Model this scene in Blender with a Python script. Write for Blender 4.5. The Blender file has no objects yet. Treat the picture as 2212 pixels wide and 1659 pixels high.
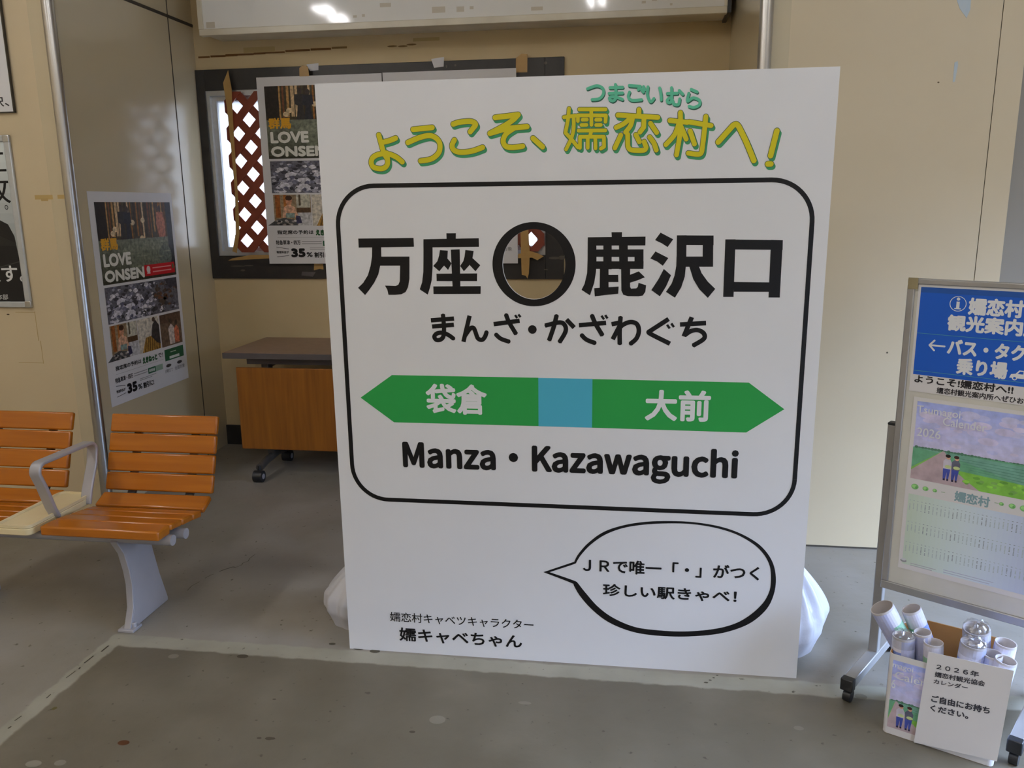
import bpy, bmesh, math, random
from mathutils import Vector, Matrix

C = bpy.context.scene.collection
SC = bpy.context.scene
random.seed(7)

# ------------------------------------------------------------------ camera
CAM_Z = 1.465
def camera():
    yaw, pitch, roll, f = -0.148, 0.21345, -0.01113, 1778.9
    cy, sy, cp, sp = math.cos(yaw), math.sin(yaw), math.cos(pitch), math.sin(pitch)
    fw = Vector((sy*cp, cy*cp, -sp)); r = Vector((cy, -sy, 0)); u = r.cross(fw)
    c, s = math.cos(roll), math.sin(roll)
    r2 = c*r + s*u; u2 = -s*r + c*u
    m = Matrix((( r2.x, u2.x, -fw.x, 0), (r2.y, u2.y, -fw.y, 0), (r2.z, u2.z, -fw.z, CAM_Z), (0, 0, 0, 1)))
    cd = bpy.data.cameras.new('camera'); co = bpy.data.objects.new('camera', cd)
    cd.sensor_width = 36; cd.lens = f/2212*36; cd.clip_start = .02
    C.objects.link(co); co.matrix_world = m
    SC.camera = co
camera()

# ------------------------------------------------------------------ world, daylight, exposure
SC.view_settings.view_transform = 'Standard'
SC.view_settings.look = 'None'
SC.view_settings.gamma = 1
SC.view_settings.use_curve_mapping = False
SC.view_settings.exposure = 0.0
SC.cycles.max_bounces = 8
SC.cycles.diffuse_bounces = 5
SC.cycles.caustics_reflective = False
SC.cycles.caustics_refractive = False
SC.cycles.sample_clamp_indirect = 6

W = bpy.data.worlds.new('overcast_sky'); SC.world = W; W.use_nodes = True
wn = W.node_tree; bg = wn.nodes['Background']
# overcast sky, bright overhead; hills and houses dim the band near the horizon
wt = wn.nodes.new('ShaderNodeTexCoord'); wx = wn.nodes.new('ShaderNodeSeparateXYZ'); wr = wn.nodes.new('ShaderNodeValToRGB')
SKY_STRENGTH = 40.0
wr.color_ramp.elements[0].position = .55; wr.color_ramp.elements[0].color = (.02, .022, .025, 1)
wr.color_ramp.elements[1].position = .72; wr.color_ramp.elements[1].color = (.47, .64, 1.0, 1)
wm = wn.nodes.new('ShaderNodeMath'); wm.operation = 'MULTIPLY_ADD'; wm.inputs[1].default_value = .5; wm.inputs[2].default_value = .5
wn.links.new(wt.outputs['Generated'], wx.inputs[0]); wn.links.new(wx.outputs[2], wm.inputs[0]); wn.links.new(wm.outputs[0], wr.inputs[0]); wn.links.new(wr.outputs[0], bg.inputs[0])
bg.inputs[1].default_value = SKY_STRENGTH
TUBE_STRENGTH = 73.0

def portal(name, loc, size, rot):
    l = bpy.data.lights.new(name, 'AREA'); l.shape = 'RECTANGLE'; l.size, l.size_y = size
    l.cycles.is_portal = True
    o = bpy.data.objects.new(name, l); C.objects.link(o); o.location = loc; o.rotation_euler = rot
# the two doorways behind and to the right of the camera, and the outside of the window
portal('doorway_daylight', (2.6, -3.62, 1.05), (1.3, 2.1), (math.pi/2, 0, 0))
portal('doorway_daylight', (3.52, 1.7, 1.0), (3.2, 2.1), (math.pi/2, 0, math.pi/2))
portal('window_daylight', (-1.495, 4.95, 1.66), (2.1, 1.1), (-math.pi/2, 0, 0))

# ------------------------------------------------------------------ colour helpers and materials
def lin(c):
    c /= 255.0
    return c/12.92 if c <= .04045 else ((c+.055)/1.055)**2.4
def rgb(r, g, b, k=1.0):
    return tuple(min(.9, lin(x)*k) for x in (r, g, b)) + (1.0,)
def ink(r, g, b):                      # a printed colour, from its tone beside white paper
    return rgb(r, g, b, 2.05)

def mat(name, col, rough=.5, metal=0, var=None, scale=8, amt=1.0, bump=0, bscale=60, spec=.5, stretch=None, detail=4):
    m = bpy.data.materials.new(name); m.use_nodes = True
    nt = m.node_tree; b = nt.nodes['Principled BSDF']
    b.inputs['Base Color'].default_value = col
    b.inputs['Roughness'].default_value = rough
    b.inputs['Metallic'].default_value = metal
    b.inputs['Specular IOR Level'].default_value = spec
    tc = nt.nodes.new('ShaderNodeTexCoord')
    src = tc.outputs['Object']
    if stretch:
        mp = nt.nodes.new('ShaderNodeMapping'); mp.inputs['Scale'].default_value = stretch
        nt.links.new(src, mp.inputs[0]); src = mp.outputs[0]
    if var:
        n = nt.nodes.new('ShaderNodeTexNoise'); n.inputs['Scale'].default_value = scale; n.inputs['Detail'].default_value = detail
        r = nt.nodes.new('ShaderNodeValToRGB'); r.color_ramp.elements[0].position = .5-.22/amt; r.color_ramp.elements[1].position = .5+.22/amt
        r.color_ramp.elements[0].color = var; r.color_ramp.elements[1].color = col
        nt.links.new(src, n.inputs['Vector']); nt.links.new(n.outputs[0], r.inputs[0]); nt.links.new(r.outputs[0], b.inputs['Base Color'])
    if bump:
        n2 = nt.nodes.new('ShaderNodeTexNoise'); n2.inputs['Scale'].default_value = bscale; n2.inputs['Detail'].default_value = 4
        bp = nt.nodes.new('ShaderNodeBump'); bp.inputs['Strength'].default_value = bump; bp.inputs['Distance'].default_value = .01
        nt.links.new(src, n2.inputs['Vector']); nt.links.new(n2.outputs[0], bp.inputs['Height']); nt.links.new(bp.outputs[0], b.inputs['Normal'])
    return m

def emat(name, col, s):
    m = bpy.data.materials.new(name); m.use_nodes = True
    nt = m.node_tree; nt.nodes.clear()
    e = nt.nodes.new('ShaderNodeEmission'); e.inputs[0].default_value = col; e.inputs[1].default_value = s
    o = nt.nodes.new('ShaderNodeOutputMaterial'); nt.links.new(e.outputs[0], o.inputs[0])
    return m

def print_mat(name, rough=.45, grain=0.0, gscale=60):
    m = bpy.data.materials.new(name); m.use_nodes = True
    nt = m.node_tree; b = nt.nodes['Principled BSDF']; b.inputs['Roughness'].default_value = rough; b.inputs['Specular IOR Level'].default_value = .25
    a = nt.nodes.new('ShaderNodeVertexColor'); a.layer_name = 'Col'
    if grain:
        tc = nt.nodes.new('ShaderNodeTexCoord'); n = nt.nodes.new('ShaderNodeTexNoise'); n.inputs['Scale'].default_value = gscale; n.inputs['Detail'].default_value = 5
        nt.links.new(tc.outputs['Object'], n.inputs['Vector'])
        mr = nt.nodes.new('ShaderNodeMapRange'); mr.inputs[1].default_value = .3; mr.inputs[2].default_value = .7
        mr.inputs[3].default_value = 1-grain; mr.inputs[4].default_value = 1+grain
        mx = nt.nodes.new('ShaderNodeVectorMath'); mx.operation = 'SCALE'
        nt.links.new(n.outputs[0], mr.inputs[0]); nt.links.new(a.outputs[0], mx.inputs[0]); nt.links.new(mr.outputs[0], mx.inputs['Scale'])
        nt.links.new(mx.outputs[0], b.inputs['Base Color'])
    else:
        nt.links.new(a.outputs[0], b.inputs['Base Color'])
    return m

M = {}
M['wall'] = mat('cream_wall_panel', rgb(206, 189, 156), .4, var=rgb(200, 182, 148), scale=1.6, bump=.03, bscale=25, spec=.8)
M['wall_back'] = mat('cream_back_wall', rgb(212, 192, 152), .6, var=rgb(202, 181, 139), scale=2.2, bump=.05, bscale=18)
M['side'] = mat('satin_side_panel', rgb(202, 188, 158), .2, var=rgb(197, 183, 152), scale=1.2, bump=.02, bscale=8, spec=1.0)
M['shade_grey_panel'] = mat('shade_grey_panel', rgb(146, 139, 128), .6, var=rgb(139, 132, 121), scale=2)  # end wall greyed in its colour for the weaker bounce light there
M['ceil'] = mat('white_ceiling', rgb(215, 210, 196), .8, var=rgb(205, 200, 186), scale=3)
M['seam'] = mat('dark_seam', rgb(70, 62, 48), .7, var=rgb(50, 44, 36), scale=30)
M['steel'] = mat('brushed_steel', (.56, .55, .53, 1), .3, 1.0, var=(.46, .45, .43, 1), scale=40, stretch=(1, 1, .05))
M['alu'] = mat('aluminium', (.55, .56, .57, 1), .38, 1.0, var=(.48, .49, .5, 1), scale=30)
M['aluw'] = mat('silver_frame', rgb(196, 200, 202), .35, .3, var=rgb(188, 192, 194), scale=30)
M['blackwood'] = mat('black_painted_board', rgb(30, 27, 26), .4, var=rgb(44, 40, 37), scale=14, bump=.05)
M['blackplastic'] = mat('black_plastic', rgb(26, 26, 28), .45, var=rgb(34, 34, 36), scale=20)
M['white'] = mat('white_panel', rgb(226, 226, 228), .42, var=rgb(222, 222, 224), scale=3)
M['case'] = mat('glossy_white_case', rgb(238, 237, 233), .06, var=rgb(234, 232, 226), scale=2, spec=.6)
M['case_rail'] = mat('ivory_rail', rgb(232, 225, 206), .3, var=rgb(206, 197, 176), scale=4)
M['paper'] = mat('white_paper', rgb(222, 220, 222), .55, var=rgb(218, 216, 218), scale=5, bump=.04, bscale=9)
M['wood'] = mat('varnished_slat_wood', rgb(176, 104, 22), .22, var=rgb(156, 86, 16), scale=9, stretch=(.25, 4, 4), bump=.02, bscale=30)
M['panelwood'] = mat('brown_veneer', rgb(150, 92, 26), .4, var=rgb(124, 72, 18), scale=7, stretch=(6, 6, .35))
M['tabletop'] = mat('grey_brown_laminate', rgb(140, 112, 94), .35, var=rgb(126, 100, 84), scale=20)
M['tableedge'] = mat('dark_grey_edge', rgb(84, 78, 78), .45, var=rgb(76, 70, 70), scale=12)
M['grey_metal'] = mat('grey_painted_metal', rgb(170, 168, 172), .35, .2, var=rgb(162, 160, 164), scale=10)
M['darkmetal'] = mat('dark_metal', rgb(98, 94, 90), .4, .5, var=rgb(86, 82, 78), scale=10)
M['tray'] = mat('ivory_plastic', rgb(224, 208, 166), .4, var=rgb(216, 199, 156), scale=6)
M['trellis'] = mat('red_brown_lattice', rgb(136, 58, 32), .5, var=rgb(118, 49, 27), scale=10)
M['dull_tape'] = mat('yellowed_tape', rgb(150, 138, 106), .4, var=rgb(138, 126, 94), scale=20)
M['tape'] = mat('kraft_tape', rgb(186, 150, 90), .35, var=rgb(170, 132, 74), scale=14, bump=.15, bscale=40)
M['bag'] = mat('white_plastic_bag', rgb(206, 206, 212), .35, var=rgb(194, 194, 202), scale=8, bump=.3, bscale=22)
M['card'] = mat('brown_cardboard', rgb(176, 128, 70), .7, var=rgb(164, 116, 62), scale=14)
M['boardface'] = mat('pale_grey_board', rgb(214, 212, 204), .5, var=rgb(196, 194, 186), scale=6)
M['stand'] = mat('grey_stand_metal', rgb(168, 166, 164), .35, .35, var=rgb(156, 154, 152), scale=10)
M['rollin'] = mat('plain_paper_inside', rgb(206, 200, 200), .7, var=rgb(198, 192, 192), scale=10)
M['lamp'] = mat('lamp_housing', rgb(220, 220, 216), .5, var=rgb(212, 212, 208), scale=5)
M['tube'] = emat('fluorescent_tube', (1.0, .99, 1.0, 1), TUBE_STRENGTH)
M['print'] = print_mat('printed_ink', .42)
M['photo'] = print_mat('printed_photo', .4, .5, 55)
M['photo_fine'] = print_mat('printed_photo_soft', .4, .16, 40)
M['pave'] = mat('outside_pavement', rgb(84, 84, 86), .8, var=rgb(72, 72, 74), scale=3)

m = bpy.data.materials.new('frosted_glass'); m.use_nodes = True; nt = m.node_tree; nt.nodes.clear()
t_ = nt.nodes.new('ShaderNodeBsdfTranslucent'); t_.inputs[0].default_value = (.54, .50, .45, 1)
g_ = nt.nodes.new('ShaderNodeBsdfGlossy'); g_.inputs['Roughness'].default_value = .3
x_ = nt.nodes.new('ShaderNodeMixShader'); x_.inputs[0].default_value = .06
o_ = nt.nodes.new('ShaderNodeOutputMaterial')
nt.links.new(t_.outputs[0], x_.inputs[1]); nt.links.new(g_.outputs[0], x_.inputs[2]); nt.links.new(x_.outputs[0], o_.inputs[0])
M['frost'] = m
m = bpy.data.materials.new('clear_film'); m.use_nodes = True; nt = m.node_tree; nt.nodes.clear()
t_ = nt.nodes.new('ShaderNodeBsdfTransparent'); t_.inputs[0].default_value = (.97, .97, .98, 1)
g_ = nt.nodes.new('ShaderNodeBsdfGlossy'); g_.inputs['Roughness'].default_value = .3
x_ = nt.nodes.new('ShaderNodeMixShader'); x_.inputs[0].default_value = .2
o_ = nt.nodes.new('ShaderNodeOutputMaterial')
nt.links.new(t_.outputs[0], x_.inputs[1]); nt.links.new(g_.outputs[0], x_.inputs[2]); nt.links.new(x_.outputs[0], o_.inputs[0])
M['film'] = m

def floor_material():
    m = bpy.data.materials.new('worn_concrete'); m.use_nodes = True
    nt = m.node_tree; b = nt.nodes['Principled BSDF']; L = nt.links.new
    N = nt.nodes.new
    tc = N('ShaderNodeTexCoord'); sx = N('ShaderNodeSeparateXYZ'); L(tc.outputs['Object'], sx.inputs[0])
    def noise(s, d=5, st=None):
        n = N('ShaderNodeTexNoise'); n.inputs['Scale'].default_value = s; n.inputs['Detail'].default_value = d
        v = tc.outputs['Object']
        if st:
            mp = N('ShaderNodeMapping'); mp.inputs['Scale'].default_value = st; L(v, mp.inputs[0]); v = mp.outputs[0]
        L(v, n.inputs['Vector']); return n.outputs[0]
    def math_(op, a, bb):
        n = N('ShaderNodeMath'); n.operation = op
        for i, q in enumerate((a, bb)):
            if isinstance(q, (int, float)): n.inputs[i].default_value = q
            else: L(q, n.inputs[i])
        return n.outputs[0]
    def ramp(v, p0, c0, p1, c1):
        r = N('ShaderNodeValToRGB'); r.color_ramp.elements[0].position = p0; r.color_ramp.elements[1].position = p1
        r.color_ramp.elements[0].color = c0; r.color_ramp.elements[1].color = c1; L(v, r.inputs[0]); return r.outputs[0]
    def mix(f, a, bb):
        n = N('ShaderNodeMix'); n.data_type = 'RGBA'
        L(f, n.inputs[0])
        for i, q in ((6, a), (7, bb)):
            if isinstance(q, tuple): n.inputs[i].default_value = q
            else: L(q, n.inputs[i])
        return n.outputs[2]
    wob = math_('MULTIPLY', math_('SUBTRACT', noise(14, 6), .5), .03)
    x = math_('ADD', sx.outputs[0], wob); y = math_('ADD', sx.outputs[1], wob)
    def step(v, e, soft=.006):       # 1 above e
        n = N('ShaderNodeMapRange'); n.interpolation_type = 'SMOOTHSTEP'; n.inputs[1].default_value = e-soft; n.inputs[2].default_value = e+soft; L(v, n.inputs[0]); return n.outputs[0]
    inv = lambda v: math_('SUBTRACT', 1.0, v)
    front = math_('MULTIPLY', step(x, -1.735), inv(step(y, 2.352)))
    ring = math_('MULTIPLY', step(x, -1.79), inv(step(y, 2.425)))
    big = noise(1.3, 6); mid = noise(5, 8); fine = noise(40, 6)
    back = mix(ramp(mid, .38, (0, 0, 0, 1), .66, (1, 1, 1, 1)), rgb(134, 128, 118), rgb(150, 144, 135))
    back = mix(ramp(big, .40, (0, 0, 0, 1), .62, (1, 1, 1, 1)), mix(ramp(big, .3, (0, 0, 0, 1), .6, (1, 1, 1, 1)), rgb(122, 116, 104), rgb(140, 133, 121)), back)
    strip = mix(ramp(mid, .35, (0, 0, 0, 1), .6, (1, 1, 1, 1)), rgb(143, 139, 124), rgb(157, 153, 138))
    fr = mix(ramp(mid, .34, (0, 0, 0, 1), .62, (1, 1, 1, 1)), rgb(101, 95, 80), rgb(115, 108, 93))
    fr = mix(ramp(noise(2.4, 7), .36, (0, 0, 0, 1), .6, (1, 1, 1, 1)), rgb(98, 91, 76), fr)
    col = mix(front, mix(ring, back, strip), fr)
    speck = ramp(fine, .27, (1, 1, 1, 1), .33, (0, 0, 0, 1))
    col = mix(speck, col, rgb(74, 68, 52))
    L(col, b.inputs['Base Color'])
    rr = N('ShaderNodeMapRange'); rr.inputs[1].default_value = .3; rr.inputs[2].default_value = .7; rr.inputs[3].default_value = .36; rr.inputs[4].default_value = .56
    L(mid, rr.inputs[0]); L(rr.outputs[0], b.inputs['Roughness'])
    bp = N('ShaderNodeBump'); bp.inputs['Strength'].default_value = .12; bp.inputs['Distance'].default_value = .01
    L(noise(22, 6), bp.inputs['Height']); L(bp.outputs[0], b.inputs['Normal'])
    return m
M['floor'] = floor_material()

# ------------------------------------------------------------------ mesh helpers
class MB:
    """collects shapes and links them as ONE mesh object"""
    def __init__(s): s.bm = bmesh.new()
    def box(s, x0, x1, y0, y1, z0, z1):
        v = [s.bm.verts.new(p) for p in ((x0,y0,z0),(x1,y0,z0),(x1,y1,z0),(x0,y1,z0),(x0,y0,z1),(x1,y0,z1),(x1,y1,z1),(x0,y1,z1))]
        for f in ((3,2,1,0),(4,5,6,7),(0,1,5,4),(1,2,6,5),(2,3,7,6),(3,0,4,7)): s.bm.faces.new([v[i] for i in f])
        return s
    def prism(s, pts, axis, a, b):
        """extrude a closed 2-D outline along axis: 'x' takes (y,z), 'y' takes (x,z), 'z' takes (x,y)"""
        def P(q, h):
            return {'x': (h, q[0], q[1]), 'y': (q[0], h, q[1]), 'z': (q[0], q[1], h)}[axis]
        A = [s.bm.verts.new(P(q, a)) for q in pts]; B = [s.bm.verts.new(P(q, b)) for q in pts]
        n = len(pts)
        s.bm.faces.new(A); s.bm.faces.new(B[::-1])
        for i in range(n): s.bm.faces.new((A[i], B[i], B[(i+1) % n], A[(i+1) % n]))
        return s
    def tube(s, path, r, n=14, cap=True, r2=None, sx=1.0):
        path = [Vector(p) for p in path]; rings = []
        for i, p in enumerate(path):
            d = (path[min(i+1, len(path)-1)] - path[max(i-1, 0)]).normalized()
            up = Vector((0, 0, 1)) if abs(d.z) < .95 else Vector((0, 1, 0))
            a = d.cross(up).normalized(); b = a.cross(d).normalized()
            rr = r if r2 is None else r + (r2-r)*i/(len(path)-1)
            rings.append([s.bm.verts.new(p + a*(math.cos(t)*rr*sx) + b*(math.sin(t)*rr)) for t in [2*math.pi*k/n for k in range(n)]])
        for A, B in zip(rings, rings[1:]):
            for k in range(n): s.bm.faces.new((A[k], A[(k+1) % n], B[(k+1) % n], B[k]))
        if cap: s.bm.faces.new(rings[0][::-1]); s.bm.faces.new(rings[-1])
        return s
    def ribbon(s, path, w, t):
        """flat bar along a path in the y-z plane, w wide in x, t thick; path gives (x,y,z) centres"""
        path = [Vector(p) for p in path]; rings = []
        for i, p in enumerate(path):
            d = (path[min(i+1, len(path)-1)] - path[max(i-1, 0)]).normalized()
            nn = Vector((1, 0, 0)).cross(d).normalized()
            rings.append([s.bm.verts.new(p + Vector((sx*w/2, 0, 0)) + nn*(sn*t/2)) for sx, sn in ((-1,-1),(1,-1),(1,1),(-1,1))])
        for A, B in zip(rings, rings[1:]):
            for k in range(4): s.bm.faces.new((A[k], A[(k+1) % 4], B[(k+1) % 4], B[k]))
        s.bm.faces.new(rings[0][::-1]); s.bm.faces.new(rings[-1])
        return s
    def build(s, name, material, parent=None, bevel=0, smooth=False, seg=2):
        bmesh.ops.recalc_face_normals(s.bm, faces=s.bm.faces)
        me = bpy.data.meshes.new(name); s.bm.to_mesh(me); s.bm.free()
        me.materials.append(material)
        if smooth:
            for p in me.polygons: p.use_smooth = True
        o = bpy.data.objects.new(name, me); C.objects.link(o)
        if parent: o.parent = parent
        if bevel:
            b = o.modifiers.new('bevel', 'BEVEL'); b.width = bevel; b.segments = seg; b.limit_method = 'ANGLE'
            for p in me.polygons: p.use_smooth = True
            me.set_sharp_from_angle(angle=math.radians(40))
        elif smooth:
            me.set_sharp_from_angle(angle=math.radians(50))
        return o

def thing(name, label, cat, loc=(0, 0, 0), rotz=0, group=None):
    o = bpy.data.objects.new(name, None); o.empty_display_size = .1; C.objects.link(o)
    o.location = loc; o.rotation_euler = (0, 0, rotz)
    return tag(o, label, cat, group)
def tag(o, label, cat, group=None):
    o['label'] = label; o['category'] = cat
    if group: o['group'] = group
    return o
def struct(o):
    o['kind'] = 'structure'; return o

# ------------------------------------------------------------------ printed matter: flat ink shapes on a surface
_glyphs = {}
def glyphs(body):
    if body not in _glyphs:
        c = bpy.data.curves.new('lettering', 'FONT'); c.body = body; c.resolution_u = 3
        o = bpy.data.objects.new('lettering', c); C.objects.link(o)
        dg = bpy.context.evaluated_depsgraph_get()
        me = bpy.data.meshes.new_from_object(o.evaluated_get(dg))
        v = [(p.co.x, p.co.y) for p in me.vertices]; f = [tuple(p.vertices) for p in me.polygons]
        bpy.data.objects.remove(o); bpy.data.curves.remove(c); bpy.data.meshes.remove(me)
        _glyphs[body] = (v, f)
    return _glyphs[body]

def parse(s):
    return [[tuple(float(a) for a in t.split(',')) for t in l.split()] for l in s.strip().split('\n')]

def smooth_line(pts, n=6):
    if len(pts) < 3: return pts
    out = []
    P = [pts[0]] + list(pts) + [pts[-1]]
    for i in range(1, len(P)-2):
        for k in range(n):
            t = k/n; q = []
            for a in (0, 1):
                p0, p1, p2, p3 = P[i-1][a], P[i][a], P[i+1][a], P[i+2][a]
                q.append(.5*((2*p1)+(p2-p0)*t+(2*p0-5*p1+4*p2-p3)*t*t+(3*p1-p0-3*p2+p3)*t**3))
            out.append(tuple(q))
    out.append(tuple(pts[-1]))
    return out

class Art:
    """ink shapes in millimetres (u right, v up) on the plane y = -lift, looking towards -y"""
    def __init__(s, du=0, dv=0, k=.001): s.e = 0; s.v = []; s.f = []; s.c = []; s.du, s.dv, s.k = du, dv, k
    def _face(s, pts, col, layer):
        s.e = (s.e+1) % 60; e = layer+s.e*.012; b = len(s.v); s.v += [(p[0], p[1], e) for p in pts]; s.f.append(tuple(range(b, b+len(pts)))); s.c.append(col)
    def poly(s, pts, col, layer=0):
        a = sum(pts[i][0]*pts[(i+1) % len(pts)][1]-pts[(i+1) % len(pts)][0]*pts[i][1] for i in range(len(pts)))
        s._face(pts if a > 0 else pts[::-1], col, layer); return s
    def rect(s, x0, y0, x1, y1, col, layer=0):
        return s.poly([(x0, y0), (x1, y0), (x1, y1), (x0, y1)], col, layer)
    def grad(s, x0, y0, x1, y1, cb, ct, layer=0, n=10):
        for i in range(n):
            t = (i+.5)/n
            s.rect(x0, y0+(y1-y0)*i/n, x1, y0+(y1-y0)*(i+1)/n, tuple(cb[j]+(ct[j]-cb[j])*t for j in range(4)), layer)
        return s
    def disc(s, cx, cy, rx, ry=None, col=None, layer=0, n=28):
        ry = rx if ry is None else ry
        s._face([(cx+rx*math.cos(2*math.pi*i/n), cy+ry*math.sin(2*math.pi*i/n)) for i in range(n)], col, layer); return s
    def ring(s, A, B, col, layer=0):
        n = len(A)
        for i in range(n-1): s.poly([A[i], A[i+1], B[i+1], B[i]], col, layer)
        return s
    def stroke(s, pts, w, col, layer=0, round_=True, smooth=True, dx=0, dy=0):
        pts = [(p[0]+dx, p[1]+dy) for p in (smooth_line(pts) if smooth else pts)]
        h = w/2
        for (a, b) in zip(pts, pts[1:]):
            d = math.hypot(b[0]-a[0], b[1]-a[1])
            if d < 1e-6: continue
            nx, ny = -(b[1]-a[1])/d*h, (b[0]-a[0])/d*h
            s.poly([(a[0]+nx, a[1]+ny), (a[0]-nx, a[1]-ny), (b[0]-nx, b[1]-ny), (b[0]+nx, b[1]+ny)], col, layer)
        for p in (pts if round_ else pts[1:-1]): s.disc(p[0], p[1], h, h, col, layer, 16)
        return s
    def text(s, body, x0, y0, x1, y1, col, bold=0, layer=1, slope=0, slant=0):
        """fit a line of writing into the box x0..x1, y0..y1; bold in millimetres"""
        v, f = glyphs(body)
        if not v: return s
        ax, bx = min(p[0] for p in v), max(p[0] for p in v); ay, by = min(p[1] for p in v), max(p[1] for p in v)
        kx = (x1-x0-2*bold)/(bx-ax); ky = (y1-y0-2*bold)/(by-ay)
        sh = [(0, 0)] if not bold else [(0, 0)]+[(bold*math.cos(t*math.pi/4), bold*math.sin(t*math.pi/4)) for t in range(8)]
        for dx, dy in sh:
            s.e = (s.e+5) % 60; e = layer+s.e*.012; b = len(s.v)
            for p in v:
                X = x0+bold+(p[0]-ax)*kx+dx; Y = y0+bold+(p[1]-ay)*ky+dy
                s.v.append((X+slant*(Y-y0), Y+slope*(X-x0), e))
            for q in f: s.f.append(tuple(b+i for i in q)); s.c.append(col)
        return s
    def build(s, name, parent, lift=.0006, step=.00025, material=None, place=None):
        me = bpy.data.meshes.new(name)
        if place is None: place = lambda u, v, h: (u, -h, v)
        me.from_pydata([place((p[0]+s.du)*s.k, (p[1]+s.dv)*s.k, lift+p[2]*step) for p in s.v], [], s.f)
        at = me.attributes.new('Col', 'FLOAT_COLOR', 'CORNER')
        i = 0
        for q, c in zip(s.f, s.c):
            for _ in q: at.data[i].color = c; i += 1
        me.materials.append(material or M['print'])
        o = bpy.data.objects.new(name, me); C.objects.link(o); o.parent = parent
        return o

WHITE = rgb(226, 226, 228); BLACK = rgb(20, 19, 20)

# ------------------------------------------------------------------ lettering outlines, in millimetres on the welcome board
TITLE_THICK = '''186,1670 192,1645 198,1622 207,1604
201,1650 219,1654 236,1660
207,1619 209,1603 208,1587 198,1577 183,1575 165,1580 159,1593 165,1607 181,1615 200,1617 217,1615 237,1606 253,1593
289,1683 318,1685 346,1687
272,1647 307,1660 337,1665 357,1657 367,1641 364,1619 347,1603 328,1597 308,1595
408,1695 428,1700 460,1701 473,1693 465,1682 457,1673
410,1651 403,1637 407,1624 425,1617 459,1619 492,1629
530,1710 565,1713
565,1713 596,1716
596,1716 584,1704
584,1704 558,1688 514,1667
514,1667 565,1679 621,1683
584,1680 561,1665 552,1646 559,1631 579,1627 608,1630
638,1651 665,1627
1152,1630 1190,1673
1190,1673 1198,1676 1205,1670
1205,1670 1227,1629 1250,1579
1307,1656 1294,1591
1288,1569 1296,1569'''
TITLE_THIN = '''740,1729 737,1699 730,1664
730,1664 748,1645 765,1624
753,1708 753,1673 746,1647 732,1619
726,1706 757,1709
769,1726 842,1724
765,1710 765,1695
765,1710 843,1708
843,1708 842,1691
802,1725 803,1684
778,1698 790,1698
816,1697 828,1697
775,1684 789,1684
816,1683 829,1683
767,1669 842,1668
803,1668 799,1653
771,1652 838,1651
771,1652 771,1622
793,1652 793,1622
814,1651 815,1620
838,1651 839,1624
839,1624 830,1619'''
TITLE_MID = '''934,1721 934,1705
876,1708 986,1699
917,1702 912,1680 898,1662
948,1701 948,1674
948,1674 938,1661
905,1694 892,1684 872,1675
966,1684 984,1659
885,1654 877,1637 869,1620
904,1656 905,1625
905,1625 914,1614 949,1612 956,1620
956,1620 950,1635
927,1654 937,1635
965,1647 977,1631 984,1612
1047,1710 1048,1659 1040,1598
1019,1690 1067,1684
1043,1679 1033,1652 1010,1626
1051,1671 1065,1640
1071,1685 1131,1674
1116,1698 1114,1665 1110,1617
1110,1617 1104,1599 1072,1602
1075,1661 1088,1626'''
RUBY = '''791,1780 816,1787 833,1780 835,1765 824,1753 804,1751
853,1781 888,1781
851,1766 888,1766
868,1789 870,1756 862,1746 853,1750 854,1756 870,1756 888,1749
906,1785 936,1782
936,1782 931,1774
907,1768 904,1755 915,1746 940,1747
938,1776 945,1767
945,1781 949,1773
957,1780 956,1759 965,1741 974,1749
989,1776 993,1760 994,1745
1010,1761 1037,1761
1021,1776 1022,1743 1015,1737 1010,1743 1017,1750 1024,1744 1029,1733 1041,1732 1044,1746
1042,1768 1052,1758
1074,1770 1090,1763
1068,1760 1065,1740 1080,1748 1097,1741 1097,1729 1083,1723 1070,1726'''
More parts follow.
